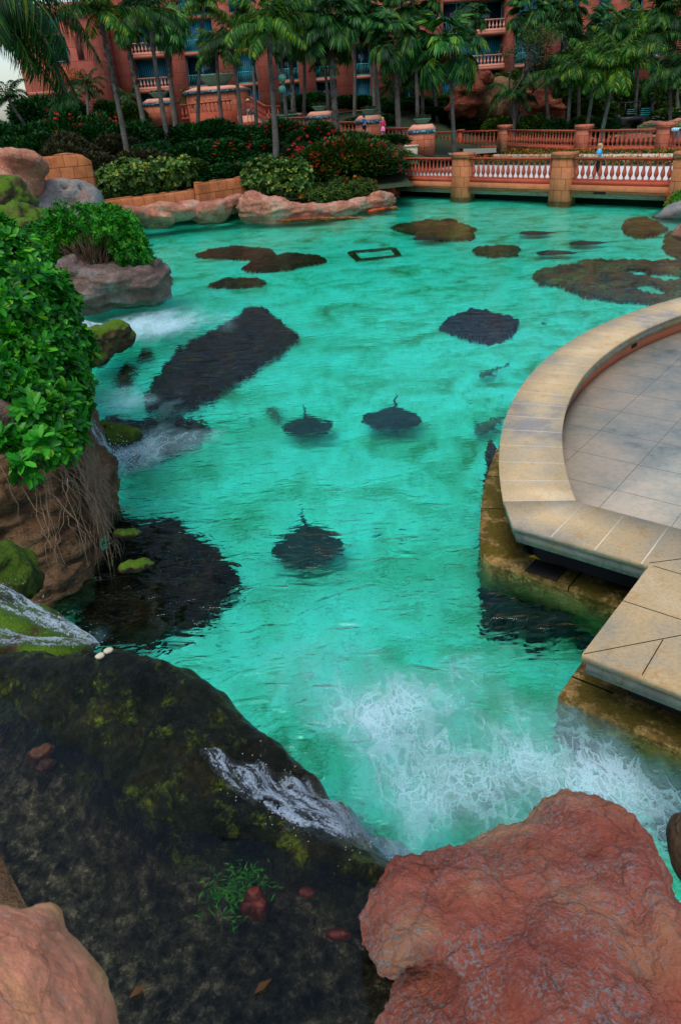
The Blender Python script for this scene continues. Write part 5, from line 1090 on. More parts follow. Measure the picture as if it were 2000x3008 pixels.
def shark(pos, head, L, label, bend=.25):
    """bottom shark: tapering body, two pectoral fins, two dorsal fins and a long tail fin, in one mesh"""
    mb = MB(); n = 16; pts = []; prof = [.02, .06, .085, .1, .105, .1, .09, .078, .065, .052, .042, .033, .025, .02, .016, .012, .005]
    for i in range(n+1): s = i/n; pts.append(Vector((bend*L*math.sin(s*2.6)*.35, L*(.5-s), 0)))
    v = []; f = []; m = 10
    for i, p in enumerate(pts):
        t = (pts[min(i+1, n)]-pts[max(i-1, 0)]).normalized(); sd = Vector((t.y, -t.x, 0))
        for k in range(m): a = 2*math.pi*k/m; v.append(tuple(p+sd*math.cos(a)*prof[i]*L*1.15+Vector((0, 0, math.sin(a)*prof[i]*L*.85))))
    for i in range(n):
        for k in range(m): f.append((i*m+k, i*m+(k+1) % m, (i+1)*m+(k+1) % m, (i+1)*m+k))
    f.append(tuple(range(m))[::-1]); f.append(tuple(n*m+k for k in range(m))); mb.add(v, f)
    def fin(i, vec, ln, wd, th=.006):
        p = pts[i]; t = (pts[i-1]-pts[i]).normalized(); q_ = Vector(vec).normalized(); nn = t.cross(q_)*th*L
        A1 = p+t*wd*L*.5; A2 = p-t*wd*L*.5; B1 = p+q_*ln*L-t*wd*L*.35; B2 = p+q_*ln*L-t*wd*L*.75
        mb.add([A1+nn, A2+nn, B2+nn*.3, B1+nn*.3, A1-nn, A2-nn, B2-nn*.3, B1-nn*.3], [(0, 1, 2, 3), (7, 6, 5, 4), (0, 3, 7, 4), (1, 5, 6, 2), (2, 6, 7, 3)])
    fin(4, (1, 0, -.15), .26, .12); fin(4, (-1, 0, -.15), .26, .12); fin(8, (.9, 0, -.1), .12, .08); fin(8, (-.9, 0, -.1), .12, .08); fin(7, (0, 0, 1), .12, .1); fin(10, (0, 0, 1), .08, .07); fin(15, (.25, 0, .9), .1, .16)
    o = mb.build('shark', M['fish_skin'], None, True); o.location = pos; o.rotation_euler = (0, 0, R(head)); return tag(o, label, 'shark', 'small bottom sharks on the sand')
shark(under(626, 958, -.75), 12, .95, 'small brown shark with spread fins left of the stingray pair')
shark(under(1140, 855, -.75), 125, .95, 'slender shark lying left of the stone coping')
shark(under(1148, 975, -.7), 128, 1.25, 'olive shark half hidden under the left edge of the stone coping')
# ================================================================== VEGETATION
def leaf_thicket(name, ells_, n, k, L, W, mat, label, cat='shrub', twigs=30, zmin=None, corem=True, gap=.3, group=None, up=.5, front=True):
    """whorled leaves over lumpy masses; ells_ are ellipsoid matrices"""
    c0 = ells_[0].to_translation(); t = thing(name, c0, label, cat, 0, group); PP = []; NN = []
    tot = sum(abs(m.to_3x3().determinant())**(2/3) for m in ells_)
    inv = [m.inverted() for m in ells_]
    for m in ells_:
        nn = int(n*abs(m.to_3x3().determinant())**(2/3)/tot); P, D = blob_shell(nn, (1, 1, 1), 12, gap, -1.0); A3 = np.array(m.to_3x3()); At = np.array(m.to_3x3().inverted().transposed())
        Pw = P@A3.T+np.array(m.to_translation()); Nw = D@At.T; Nw /= np.linalg.norm(Nw, axis=1, keepdims=True)
        keep = np.ones(len(Pw), bool)
        for j, iv in enumerate(inv):
            if ells_[j] is m: continue
            I3 = np.array(iv.to_3x3()); q_ = Pw@I3.T+np.array(iv.to_translation()); keep &= (q_**2).sum(1) > .55
        if zmin is not None: keep &= Pw[:, 2] > zmin
        PP.append(Pw[keep]); NN.append(Nw[keep])
    P = np.concatenate(PP)-np.array(c0); Nn = np.concatenate(NN)+np.array([0, 0, up]); Nn /= np.linalg.norm(Nn, axis=1, keepdims=True); Nn += rnd_dirs(len(P))*.35; Nn /= np.linalg.norm(Nn, axis=1, keepdims=True)
    a, b, c, l, w_ = rosettes(P, Nn, k, L, W); leaves_mesh('foliage', a, b, c, l, w_, mat, t, fold=.12, round_=True, droop=.12)
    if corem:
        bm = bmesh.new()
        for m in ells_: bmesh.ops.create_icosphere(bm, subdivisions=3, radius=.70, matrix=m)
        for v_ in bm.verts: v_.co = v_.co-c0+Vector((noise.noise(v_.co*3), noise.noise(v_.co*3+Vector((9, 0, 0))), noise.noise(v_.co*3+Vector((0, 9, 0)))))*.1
        me = bpy.data.meshes.new('dark_inner_core'); bm.to_mesh(me); bm.free(); me.materials.append(M['core']); link(bpy.data.objects.new('dark_inner_core', me), t)  # solid near-black cores inside the leaf masses
    return t
leaf_thicket('broadleaf_shrub', [ell(5, 625, 11.6, 95, 85, 1.0, -30), ell(80, 705, 11.0, 78, 80, .9, -25), ell(10, 740, 10.4, 110, 100, 1.0), ell(128, 800, 10.6, 60, 62, .7, -15), ell(60, 860, 9.2, 95, 80, .7), ell(150, 872, 10.0, 40, 38, .5), ell(110, 960, 7.9, 62, 48, .4, -10), ell(-5, 540, 12.4, 62, 34, .9, -25), ell(140, 930, 8.3, 42, 40, .4), ell(30, 1020, 7.3, 24, 14, .2), ell(118, 1025, 7.4, 44, 26, .25), ell(150, 1000, 7.6, 28, 30, .2), ell(25, 885, 8.2, 40, 30, .3), ell(60, 1075, 7.0, 9, 22, .12)],
             3300, 9, .18, .078, M['leaf_near'], 'large glossy green shrub hanging over the cliff boulder at the left', gap=.42)
BUSH = leaf_thicket('broadleaf_shrub', [ell(215, 525, 22.6, 95, 34, 1.2, 3), ell(275, 545, 22.4, 58, 42, 1.1, 12), ell(305, 580, 22.2, 34, 38, .9), ell(150, 540, 22.6, 45, 36, 1.0), ell(105, 570, 22, 36, 45, .9)],
             1900, 8, .17, .06, M['leaf_bright'], 'round bright green bush with bare brown stems on the island boulder', corem=False)
# bare stems below the crown of that bush
mb = MB(); c0 = aY(220, 625, 22.2)
for i in range(230):
    a = random.uniform(0, 6.28); r = random.uniform(.1, .5); b0 = Vector((r*math.cos(a), r*.8*math.sin(a), 0)); h = random.uniform(.7, 1.35); o_ = Vector((math.cos(a)*random.uniform(.3, 1.5), math.sin(a)*random.uniform(.3, 1.1), h))
    pts_ = [b0+(o_-b0)*s+Vector((random.gauss(0, .05), random.gauss(0, .05), .12*math.sin(s*3.1))) for s in (0, .35, .7, 1)]; mb.tube(pts_, [.018, .014, .01, .006], 4)
so2 = mb.build('stems', M['twig'], BUSH); so2.location = c0+Vector((0, 0, -.15))-BUSH.location
bm_ = [ell(215, 560, 22.5, 90, 40, .9)]
# roots draped over the cliff boulder
def roots(label, starts, n, mat):
    mb = MB(); c0 = starts[0][0]
    for i in range(n):
        a, b, c = random.choice(starts); j = lambda s: Vector((random.gauss(0, s), random.gauss(0, s), random.gauss(0, s)))
        p0 = a+j(.12); p1 = b+j(.10); p2 = c+j(.13); ctl = []
        for k in range(9): s = k/8; ctl.append((p0*(1-s)**2+p1*2*s*(1-s)+p2*s*s)+j(.028)-c0)
        rr = random.uniform(.002, .0055); mb.tube(ctl, [rr*(1-.05*k) for k in range(9)], 4)
    o = mb.build('hanging_roots', mat, None, True); o.location = c0; return tag(o, label, 'roots')
fr = lambda x, y, Y: aY(x, y, Y)
roots('mat of pale brown roots hanging over the face of the cliff boulder', [(fr(150, 1000, 8.3), fr(225, 1060, 8.0), fr(255, 1200, 8.2)), (fr(170, 1040, 7.9), fr(235, 1120, 7.8), fr(250, 1300, 7.9)), (fr(150, 1050, 7.8), fr(200, 1150, 7.5), fr(265, 1310, 7.9)), (fr(190, 1040, 8.0), fr(240, 1120, 8.0), fr(262, 1190, 8.2))], 75, M['root'])
roots('thin single roots trailing down the left of the cliff boulder', [(fr(30, 1060, 7.4), fr(40, 1130, 7.2), fr(60, 1240, 7.1)), (fr(95, 1060, 7.4), fr(110, 1200, 7.1), fr(150, 1290, 7.0)), (fr(60, 1050, 7.3), fr(90, 1100, 7.2), fr(110, 1180, 7.1)), (fr(130, 1100, 7.3), fr(150, 1180, 7.1), fr(190, 1260, 7.1))], 14, M['root'])
# clipped round-leaved hedges and the flower bed on the point
leaf_thicket('clipped_hedge', [ell(260, 412, 40, 42, 30, .9), ell(320, 408, 40.3, 50, 32, 1.0), ell(385, 402, 40.8, 50, 30, 1.0), ell(425, 392, 41.2, 26, 24, .8)], 1500, 6, .22, .17, M['leaf_grape'], 'clipped round-leaved hedge behind the low orange wall', 'hedge')
leaf_thicket('clipped_hedge', [ell(595, 412, 41.5, 36, 32, .9), ell(640, 408, 41.5, 45, 32, 1.0), ell(682, 412, 41.5, 34, 34, 1.0), ell(665, 440, 41, 40, 18, .8)], 1500, 6, .22, .17, M['leaf_grape'], 'clipped round-leaved hedge on the rocky point below the tall palm', 'hedge')
def bed(label, els, n, flower, nf, L=.16, W=.05, mat='leaf_mid'):
    t = leaf_thicket('flower_bush', els, n, 5, L, W, M[mat], label, 'flowers'); c0 = els[0].to_translation(); P = []
    for m in els:
        Q, D = blob_shell(nf//len(els), (1.36, 1.36, 1.36), 8, .15, -.1); A3 = np.array(m.to_3x3()); P.append(Q@A3.T+np.array(m.to_translation())-np.array(c0))
    P = np.concatenate(P); P = np.repeat(P, 7, 0)+np.random.normal(size=(len(P)*7, 3))*.035; leaves_mesh('flowers', P, rnd_dirs(len(P))+np.array([0, -.3, .6]), rnd_dirs(len(P)), .13, .12, M[flower], t); return t
bed('low bush dotted with orange flowers beside the footbridge', [ell(740, 450, 40.1, 38, 22, .7), ell(785, 442, 40.3, 42, 24, .8), ell(835, 438, 40.8, 30, 26, .7)], 1300, 'flower_orange', 130)
bed('small leafy bush with orange flowers on the right shore rock', [ell(1565, 470, 33.5, 26, 22, .6)], 300, 'flower_orange', 14, mat='leaf_bright')
# the belt of oleanders behind the shore
def hedge_top(x):
    T = [(0, 266), (100, 262), (200, 256), (300, 268), (400, 282), (560, 288), (650, 292), (740, 292), (830, 300), (880, 335)]
    for (a, b), (c, d) in zip(T, T[1:]):
        if a <= x <= c: return b+(d-b)*(x-a)/(c-a)
    return T[0][1] if x < 0 else T[-1][1]
SG = 'oleander shrubs behind the pond shore'
adj = ['deep green', 'dark', 'dense', 'loose', 'tall', 'spreading', 'ragged', 'full', 'shadowy', 'blue green', 'thick', 'rounded']
refs = ['at the far left edge', 'above the slab-topped boulder', 'behind the tall orange wall', 'right of the tall orange wall', 'under the leaning palm trunk', 'between the two left palm trunks', 'behind the first clipped hedge', 'below the palm pair', 'below the upper balustrade', 'left of the tall lamp palm', 'behind the tall lamp palm', 'right of the lamp palm', 'before the tiled pillars', 'beside the footbridge']
i = 0
for row, (Y, n, dy, kinds) in enumerate(((53, 12, 0, ['dark', 'red', 'dark', 'dark', 'red', 'dark']), (48.5, 11, 44, ['dark', 'olive', 'dark', 'red', 'red', 'redmid']), (44.5, 9, 86, ['olive', 'olive', 'olive', 'mid', 'dark', 'red', 'redmid', 'red', 'red']))):
    for k in range(n):
        x = (-30 if row < 2 else 130)+(880-(-30 if row < 2 else 130))*k/(n-1)+random.uniform(-12, 12); ty = hedge_top(x)+dy+random.uniform(-16, 12)
        if x > 690: Y_ = Y-2 if row < 2 else 44.8
        else: Y_ = Y
        if row == 2 and x < 560 and x > 210: ty += 4
        Y_ += random.uniform(-1.3, 1.3); p = aY(x, ty, Y_); gz = ground_z(p.x, Y_); H = max(.9, p.z-gz); rz = H*.56; kd = kinds[min(len(kinds)-1, int(k*len(kinds)/n))]
        ref = refs[min(13, int((x+30)/65))] if x > -30 else refs[0]
        rowname = ('back row', 'middle row', 'front row')[row]
        word = {'dark': 'dark green shrub', 'red': 'dark green shrub with red flowers', 'olive': 'dry olive brown shrub', 'mid': 'mid green shrub', 'redmid': 'light green shrub with red flowers'}[kd]
        shrub(p.x, Y_, gz+H*.46, (2.05+random.uniform(-.2, .4), 1.7, rz), kd, f'{adj[i % 12]} {word} {ref}, {rowname}', SG); i += 1
for x, ty, w_ in ((735, 314, 1.9), (785, 305, 1.9), (835, 318, 1.8), (700, 345, 1.4)):
    p = aY(x, ty, 44.4); gz = ground_z(p.x, 44.4); H = p.z-gz
    shrub(p.x, 44.4, gz+H*.46, (w_, 1.5, H*.58), 'redmid', {735: 'leafy green shrub full of red flowers, left one behind the orange flower bush', 785: 'leafy green shrub full of red flowers, middle one behind the orange flower bush', 835: 'leafy green shrub full of red flowers touching the footbridge', 700: 'low leafy shrub with red flowers beside the clipped round-leaved hedge'}[x], SG)
# right of the bridge and on the slope
SR = 'shrubs on the slope beyond the terrace'
for j, (x, ty, Y, w_, kd, ref) in enumerate(((905, 292, 74, 2, 'dark', 'between the tiled pillars'), (850, 262, 66, 2.2, 'dark', 'left of the middle tiled pillar'), (1000, 278, 75, 2.4, 'dark', 'right of the last tiled pillar'), (1050, 275, 75, 2.2, 'red', 'behind the bend of the far balustrade'), (1010, 264, 77, 2.3, 'red', 'at the foot of the bright fan palm'), (1100, 280, 73, 2.2, 'dark', 'left of the first square pillar'), (1150, 272, 69, 1.8, 'mid', 'left of the small orange wall'), (1190, 268, 68, 1.8, 'mid', 'above the first square pillar'), (1235, 265, 66, 2.0, 'mid', 'behind the small orange wall'),
        (1300, 268, 63, 1.9, 'dark', 'right of the small orange wall'), (1345, 270, 63, 2.0, 'mid', 'between the two coconut trunks'), (1390, 268, 63, 1.8, 'dark', 'left of the parked cart'), (1330, 215, 74, 2.6, 'mid', 'above the red rock slope'), (1380, 235, 72, 2.6, 'mid', 'uphill behind the coconut trunks'), (1300, 205, 76, 2.8, 'mid', 'beside the red rock slope'), (1440, 210, 80, 3, 'dark', 'above the lawn'), (1500, 190, 82, 3.2, 'dark', 'below the right hotel windows'), (1560, 185, 84, 3.2, 'dark', 'at the upper right edge'), (1540, 250, 70, 2.2, 'mid', 'right of the parked cart'), (1500, 258, 71, 2, 'dark', 'behind the parked cart'), (1590, 255, 68, 2.2, 'pink', 'at the right edge with pink flowers'),
        (1505, 275, 66, 1.2, 'pink', 'low with pink flowers by the long rock'), (950, 230, 78, 2.6, 'dark', 'before the hotel wall at the centre'), (880, 225, 80, 2.6, 'dark', 'left of the rough fan palm foot'), (820, 215, 80, 2.8, 'dark', 'below the blue centre windows'), (700, 210, 82, 2.6, 'dark', 'right of the hatted man'), (1040, 215, 80, 3.0, 'mid', 'behind the bright fan palm trunk'), (1110, 180, 82, 3, 'dark', 'above the cave rocks'), (1180, 165, 84, 3, 'mid', 'on top of the cave rocks'), (300, 240, 74, 1.8, 'mid', 'before the hotel corner'), (255, 225, 75, 2.0, 'dark', 'between the hotel wing and the corner'), (130, 215, 74, 2.6, 'dark', 'below the hotel wing, behind the frond'), (60, 215, 72, 2.6, 'dark', 'below the hotel wing at the far left'))):
    p = aY(x, ty, Y); gz = ground_z(p.x, Y); H = max(1.2, p.z-gz); word = {'dark': 'dark green shrub', 'red': 'dark shrub with red flowers', 'mid': 'mid green leafy shrub', 'pink': 'dark shrub'}[kd]
    shrub(p.x, Y, gz+H*.45, (w_, w_*.8, H*.57), kd, f'{word} {ref}', SR, name='garden_shrub')
def bankmass(label, x0, y0, x1, y1, Y, n):
    a = aY(x0, y0, Y); b = aY(x1, y1, Y); c0 = (a+b)/2; P = np.random.uniform(-.5, .5, (n, 3))*np.array([b.x-a.x, 3, abs(a.z-b.z)]); P[:, 1] -= P[:, 2]*1.0
    t = leaves_mesh('ivy_bank', P, rnd_dirs(n)+np.array([0, -.5, .4]), rnd_dirs(n)+np.array([0, -1, .8]), .3, .22, M['leaf_grape']); t.location = c0; return tag(t, label, 'ivy', None, 'stuff')
bankmass('ivy covered bank beside the red rock slope', 1270, 185, 1345, 262, 73, 3600)
bankmass('ivy covered bank behind the coconut trunks', 1345, 205, 1568, 262, 75, 6000)
lw = [aY(1340, 232, 77), aY(1450, 222, 77), aY(1600, 212, 77), aY(1600, 196, 83), aY(1450, 212, 83), aY(1380, 222, 82)]; me = mesh_obj('lawn', [tuple(p) for p in lw], [(0, 1, 4, 5), (1, 2, 3, 4)], M['grass']); tag(me, kind='structure')
rock('cave_rock', [ell(1078, 212, 71, 30, 24, 1.5, 5), ell(1065, 245, 71.5, 36, 18, 1.5), ell(1100, 190, 72, 40, 10, 1.5)], .22, .6, .6, M['cave_rock'], 'reddish layered rock at the left side of the grotto', strata=.8)
rock('cave_rock', [ell(1243, 212, 71, 34, 32, 1.6, -20), ell(1262, 252, 70, 46, 18, 1.5, -10), ell(1225, 240, 71, 26, 26, 1.5)], .22, .6, .6, M['cave_rock'], 'reddish layered rock slope at the right side of the grotto', strata=.8)
rock('cave_rock', [ell(1160, 232, 73, 90, 40, 2)], .3, .6, .5, M['cliff_rock'], 'dark recessed rock face between the two reddish grotto rocks', strata=.6)
rock('long_rock', [ell(1500, 292, 60, 42, 5, .8, 3), ell(1560, 286, 60, 46, 7, .8, 6)], .12, .18, 1.2, M['pink_rock'], 'long flat pink rock behind the last square pillar', strata=.8)
rock('channel_rocks', [wel(*aY(1300, 318, 68)[:2], .5, 3.4, 1.2, .9), wel(*aY(1220, 318, 70)[:2], .5, 3, 1.2, .9), wel(*aY(1400, 318, 66)[:2], .5, 3.2, 1.2, .8), wel(*aY(1470, 316, 64)[:2], .5, 2.2, 1.2, .9)], .15, .35, 1.0, M['pink_rock'], 'pink rocks seen between the balusters of the far balustrade')
wallrun('stone_wall', [(1218, 284), (1222, 280), (1250, 277), (1276, 275)], 66, 67, 1.4, 'small orange block wall behind the far balustrade')
wallrun('stone_wall', [(1022, 265), (1050, 259), (1068, 257)], 78, 78, 1.4, 'small orange wall left of the bright fan palm trunk')
wallrun('stone_wall', [(925, 250), (960, 245), (1000, 243)], 82, 82, 1.2, 'low orange wall behind the rough fan palm')
# parked utility cart
cp = aY(1452, 283, 69); cart = thing('utility_cart', (cp.x, cp.y, cp.z-.25), 'dark green utility cart with a roof and open cargo box parked by the hedge', 'cart', R(8))
mb = MB(); mb.box((-1.3, -.6, .35), (1.2, .6, .75), .06); mb.box((-1.5, -.55, .5), (-1.28, .55, .95), .05); mb.build('body', M['iron'], cart)
mb = MB(); mb.box((-1.0, -.6, 1.75), (.35, .6, 1.83), .03); mb.build('roof', M['iron'], cart)
for x_, y_ in ((-1.0, -.55), (-1.0, .55), (.3, -.55), (.3, .55)): mb = MB(); mb.box((x_-.03, y_-.03, .74), (x_+.03, y_+.03, 1.76)); mb.build('post', M['iron'], cart)
mb = MB(); 
for z in (.8, .95, 1.1, 1.25): mb.box((.4, -.62, z), (1.25, -.58, z+.04)); mb.box((-.8, -.62, z), (-.1, -.58, z+.04)) if z > .9 else None
mb.build('side_rails', M['teal_metal'], cart)
mb = MB(); mb.box((-.5, -.5, .75), (0, .5, 1.0), .04); mb.box((-.1, -.5, 1.0), (.05, .5, 1.4), .03); mb.build('seat', M['black'], cart)
for x_ in (-.95, .85):
    for y_ in (-.62, .5):
        mb = MB(); pr_ = [(.1, 0), (.28, .02), (.3, .06), (.28, .12), (.1, .14)]; mb.lathe(pr_, 16); w_ = mb.build('wheel', M['black'], cart, True); w_.rotation_euler = (R(-90), 0, 0); w_.location = (x_, y_, .3)
# bare multi-stemmed tree over the grotto
def bare_tree(bx, by, Y, label):
    b = aY(bx, by, Y); t = thing('bare_tree', (b.x, b.y, b.z-.5), label, 'tree'); mb = MB(); tips = []
    rs = random.Random(5)
    def grow(p, d, L, r, k):
        pts_ = [p]; q_ = p.copy()
        for i_ in range(4): d = (d+Vector((rs.gauss(0, .14), rs.gauss(0, .14), .06))).normalized(); q_ = q_+d*L/4; pts_.append(q_.copy())
        mb.tube(pts_, [r*(1-.1*i_) for i_ in range(5)], 6)
        if k == 0: tips.append(q_); return
        for _ in range(rs.choice((2, 3))): grow(q_, (d+Vector((rs.gauss(0, .55), rs.gauss(0, .4), rs.gauss(.1, .3)))).normalized(), L*rs.uniform(.6, .8), r*.6, k-1)
    for a in (-.35, .1, .45): grow(Vector((a*.3, 0, 0)), Vector((a, 0, 1)).normalized(), 2.4, .11, 4)
    mb.build('trunk_and_branches', M['bark'], t, True)
    P = np.repeat(np.array([tuple(p) for p in tips]), 16, 0); P = P+np.random.normal(size=P.shape)*.25; leaves_mesh('crown', P, rnd_dirs(len(P)), rnd_dirs(len(P)), .2, .1, M['leaf_mid'], t); return t
bare_tree(1188, 268, 66, 'many-branched tree with sparse leaves before the red grotto')
# ------------------------------------------------------------------ palms
PL = [(290, 335, 238, 25, 47, 'coco', 1, 'leaning palm with a mottled trunk left of the hotel corner', 1.0, .55), (325, 250, 292, 62, 70, 'fan', 1, 'slim palm leaning over the first balcony', .9, .5), (385, 300, 350, 20, 52, 'coco', 2, 'straight grey palm crossing the stone balconies', 1.0, 0), (405, 262, 385, 62, 64, 'fan', 3, 'palm with a shaggy top between balcony and teal windows', 1.1, .6),
      (515, 280, 500, 118, 60, 'coco', 3, 'short coconut palm before the upper balustrade', .8, 0), (553, 300, 533, 95, 55, 'coco', 0, 'coconut palm left of the garden stairs', .95, 0), (663, 280, 652, 75, 60, 'coco', 2, 'palm just behind the lamp palm', 1.0, 0), (672, 225, 664, 90, 72, 'fan', 0, 'rough-trunked fan palm right behind the lamp palm', 1.0, .1),
      (775, 285, 768, 55, 56, 'fan', 2, 'thick rough-trunked fan palm at the centre', 1.25, .15), (752, 232, 745, 140, 74, 'pin', 0, 'short pale palm left of the thick rough one', .9, 0), (862, 250, 853, 40, 66, 'fan', 1, 'left trunk of the tall twin palms', 1.1, 0), (874, 255, 868, 62, 67, 'fan', 2, 'right trunk of the tall twin palms', 1.0, 0),
      (920, 275, 915, 92, 60, 'fan', 3, 'fan palm with leaf bases peeling above a grey foot', 1.2, .45), (1043, 290, 1038, 112, 59, 'fan', 1, 'bright fan palm with a full crown left of the hotel balconies', 1.45, 0), (1265, 262, 1262, 165, 65, 'coco', 2, 'slender palm left of the ivy bank', .85, 0), (1303, 292, 1312, 175, 62, 'coco', 0, 'pale straight palm beside the small orange wall', .8, 0),
      (1352, 285, 1378, 165, 61, 'coco', 1, 'coconut palm with bright arching fronds, leaning right', 1.15, 0), (1392, 288, 1425, 150, 60, 'coco', 3, 'coconut palm with long drooping fronds left of the cart', 1.2, 0), (1545, 262, 1552, 160, 64, 'coco', 2, 'palm with a pale foot near the right edge', .95, 0), (1570, 265, 1580, 170, 63, 'coco', 0, 'palm cut by the right edge', 1.0, 0),
      (970, 240, 965, 150, 72, 'fan', 0, 'dark fan palm between the two bright ones', 1.1, 0), (1005, 240, 1000, 120, 74, 'fan', 2, 'dark fan palm behind the bright one', 1.1, 0), (1335, 240, 1345, 100, 70, 'coco', 2, 'tall dark palm behind the leaning coconut palm', 1.3, 0), (1220, 240, 1222, 30, 72, 'fan', 3, 'tall fan palm at the right of the balconies', 1.1, 0), (1460, 240, 1470, 110, 72, 'coco', 0, 'palm rising behind the parked cart', 1.2, 0), (1500, 240, 1500, 50, 74, 'coco', 1, 'tall palm high at the right before the hotel', 1.3, 0),
      (590, 240, 585, 30, 72, 'fan', 3, 'tall palm left of the lamp palm', 1.2, 0), (700, 240, 705, 20, 74, 'fan', 1, 'tall palm right of the lamp palm', 1.2, 0), (815, 240, 812, 10, 72, 'fan', 0, 'tall palm between the rough palm and the twins', 1.3, 0), (1085, 240, 1090, 40, 76, 'fan', 2, 'tall palm left of the upper balcony', .9, 0), (960, 240, 955, 5, 70, 'fan', 1, 'tall palm crown in the top row left of the bright palm', 1.3, 0), (1300, 240, 1300, 20, 76, 'fan', 0, 'tall dark palm high above the ivy bank', 1.1, 0), (460, 240, 470, 15, 66, 'coco', 3, 'tall palm crown hanging over the teal windows', 1.0, 0), (1400, 240, 1405, 60, 74, 'fan', 3, 'tall dark palm above the coconut pair', 1.1, 0),
      (1560, 240, 1555, 35, 72, 'fan', 2, 'dark palm crown in the upper right corner', 1.2, 0), (205, 235, 205, 195, 72, 'pin', 1, 'small feather palm before the rubble wall', 1.0, 0), (50, 265, 25, 225, 66, 'pin', 2, 'small feather palm at the left edge', 1.1, 0), (130, 255, 150, 232, 66, 'pin', 3, 'low feather palm under the hotel wing', .9, 0), (455, 235, 440, 225, 78, 'pin', 1, 'low palm below the teal railing', .7, 0), (310, 245, 300, 225, 75, 'pin', 3, 'low palm at the hotel corner', .8, 0), (1180, 250, 1180, 215, 66, 'pin', 0, 'feather palm drooping over the grotto', 1.1, 0), (890, 250, 905, 200, 76, 'pin', 1, 'low feather palm at the centre before the hotel', 1.1, 0)]
for k, (bx, by, cx, cy, Y, kd, vr, lab, sc_, rg_) in enumerate(PL): palm(bx, by, cx, cy, Y, kd, vr, lab, sc_, rg_, tr=.21 if kd == 'fan' and rg_ else .15)
palm(636, 378, 626, 62, 45, 'coco', 1, 'tall coconut palm with two flood lamps on its trunk, nearest the clipped hedge', 1.05, 0, tr=.17, lamps=True)
# near palm hanging in from the left: its own crown and trunk outside the frame
tp = aY(-75, 10, 20); t = thing('coconut_palm', (tp.x-.6, 20, .5), 'near coconut palm whose long fronds hang in at the upper left', 'palm tree'); mb = MB(); mb.tube([Vector((-3.0, 0, 0)), Vector((-1.6, 0, (tp.z-.5)*.5)), Vector((.6, 0, tp.z-.5))], [.22, .17, .14], 10); mb.build('trunk', M['palm_trunk'], t, True)
rs = random.Random(3); P = []; D = []; U = []; Ls = []; mb = MB(); topv = Vector((.6, 0, tp.z-.5))
for az, el, L, dr in ((0.0, .35, 3.0, 2.0), (-.3, .1, 2.6, 2.4), (.25, .6, 3.0, 2.2), (-.5, -.2, 2.3, 2.2), (.1, -.15, 2.5, 2.4), (-.15, .85, 2.8, 3.0), (.6, .1, 2.6, 2.2), (2, .4, 3, 1.6), (3, .6, 3, 1.6), (4, .2, 3, 1.8), (-1.0, .3, 2.6, 2.2), (5, .8, 3, 1.6), (.15, .15, 3.3, 2.0), (-.2, -.35, 2.9, 1.8), (.4, -.3, 2.9, 2.0), (-.4, .3, 3.1, 2.4), (0, -.6, 2.6, 1.2)):
    pts_ = [p+topv for p in frond_pts(az, el, L, dr, 10)]; mb.tube(pts_, [.03-.002*i_ for i_ in range(11)], 5)
    for j in range(54):
        s = .1+.9*j/54; f_ = s*10; i_ = min(int(f_), 9); p = pts_[i_].lerp(pts_[i_+1], f_-i_); t_ = (pts_[i_+1]-pts_[i_]).normalized(); sd = t_.cross(Vector((0, 0, 1))); sd = sd.normalized() if sd.length > .02 else Vector((1, 0, 0)); up = sd.cross(t_)
        for sg in (-1, 1): P.append(p); D.append((sd*sg*.7+t_*.65+Vector((0, 0, -.45-.35*rs.random()))).normalized()); U.append(up); Ls.append(.85*math.sin(math.pi*min(.97, .2+s*.75))**.6*rs.uniform(.8, 1.1))
leaves_mesh('crown', P, D, U, np.array(Ls), .045, M['leaf_palm'], t, fold=.3, droop=.25); mb.build('frond_stems', M['leaf_mid'], t)
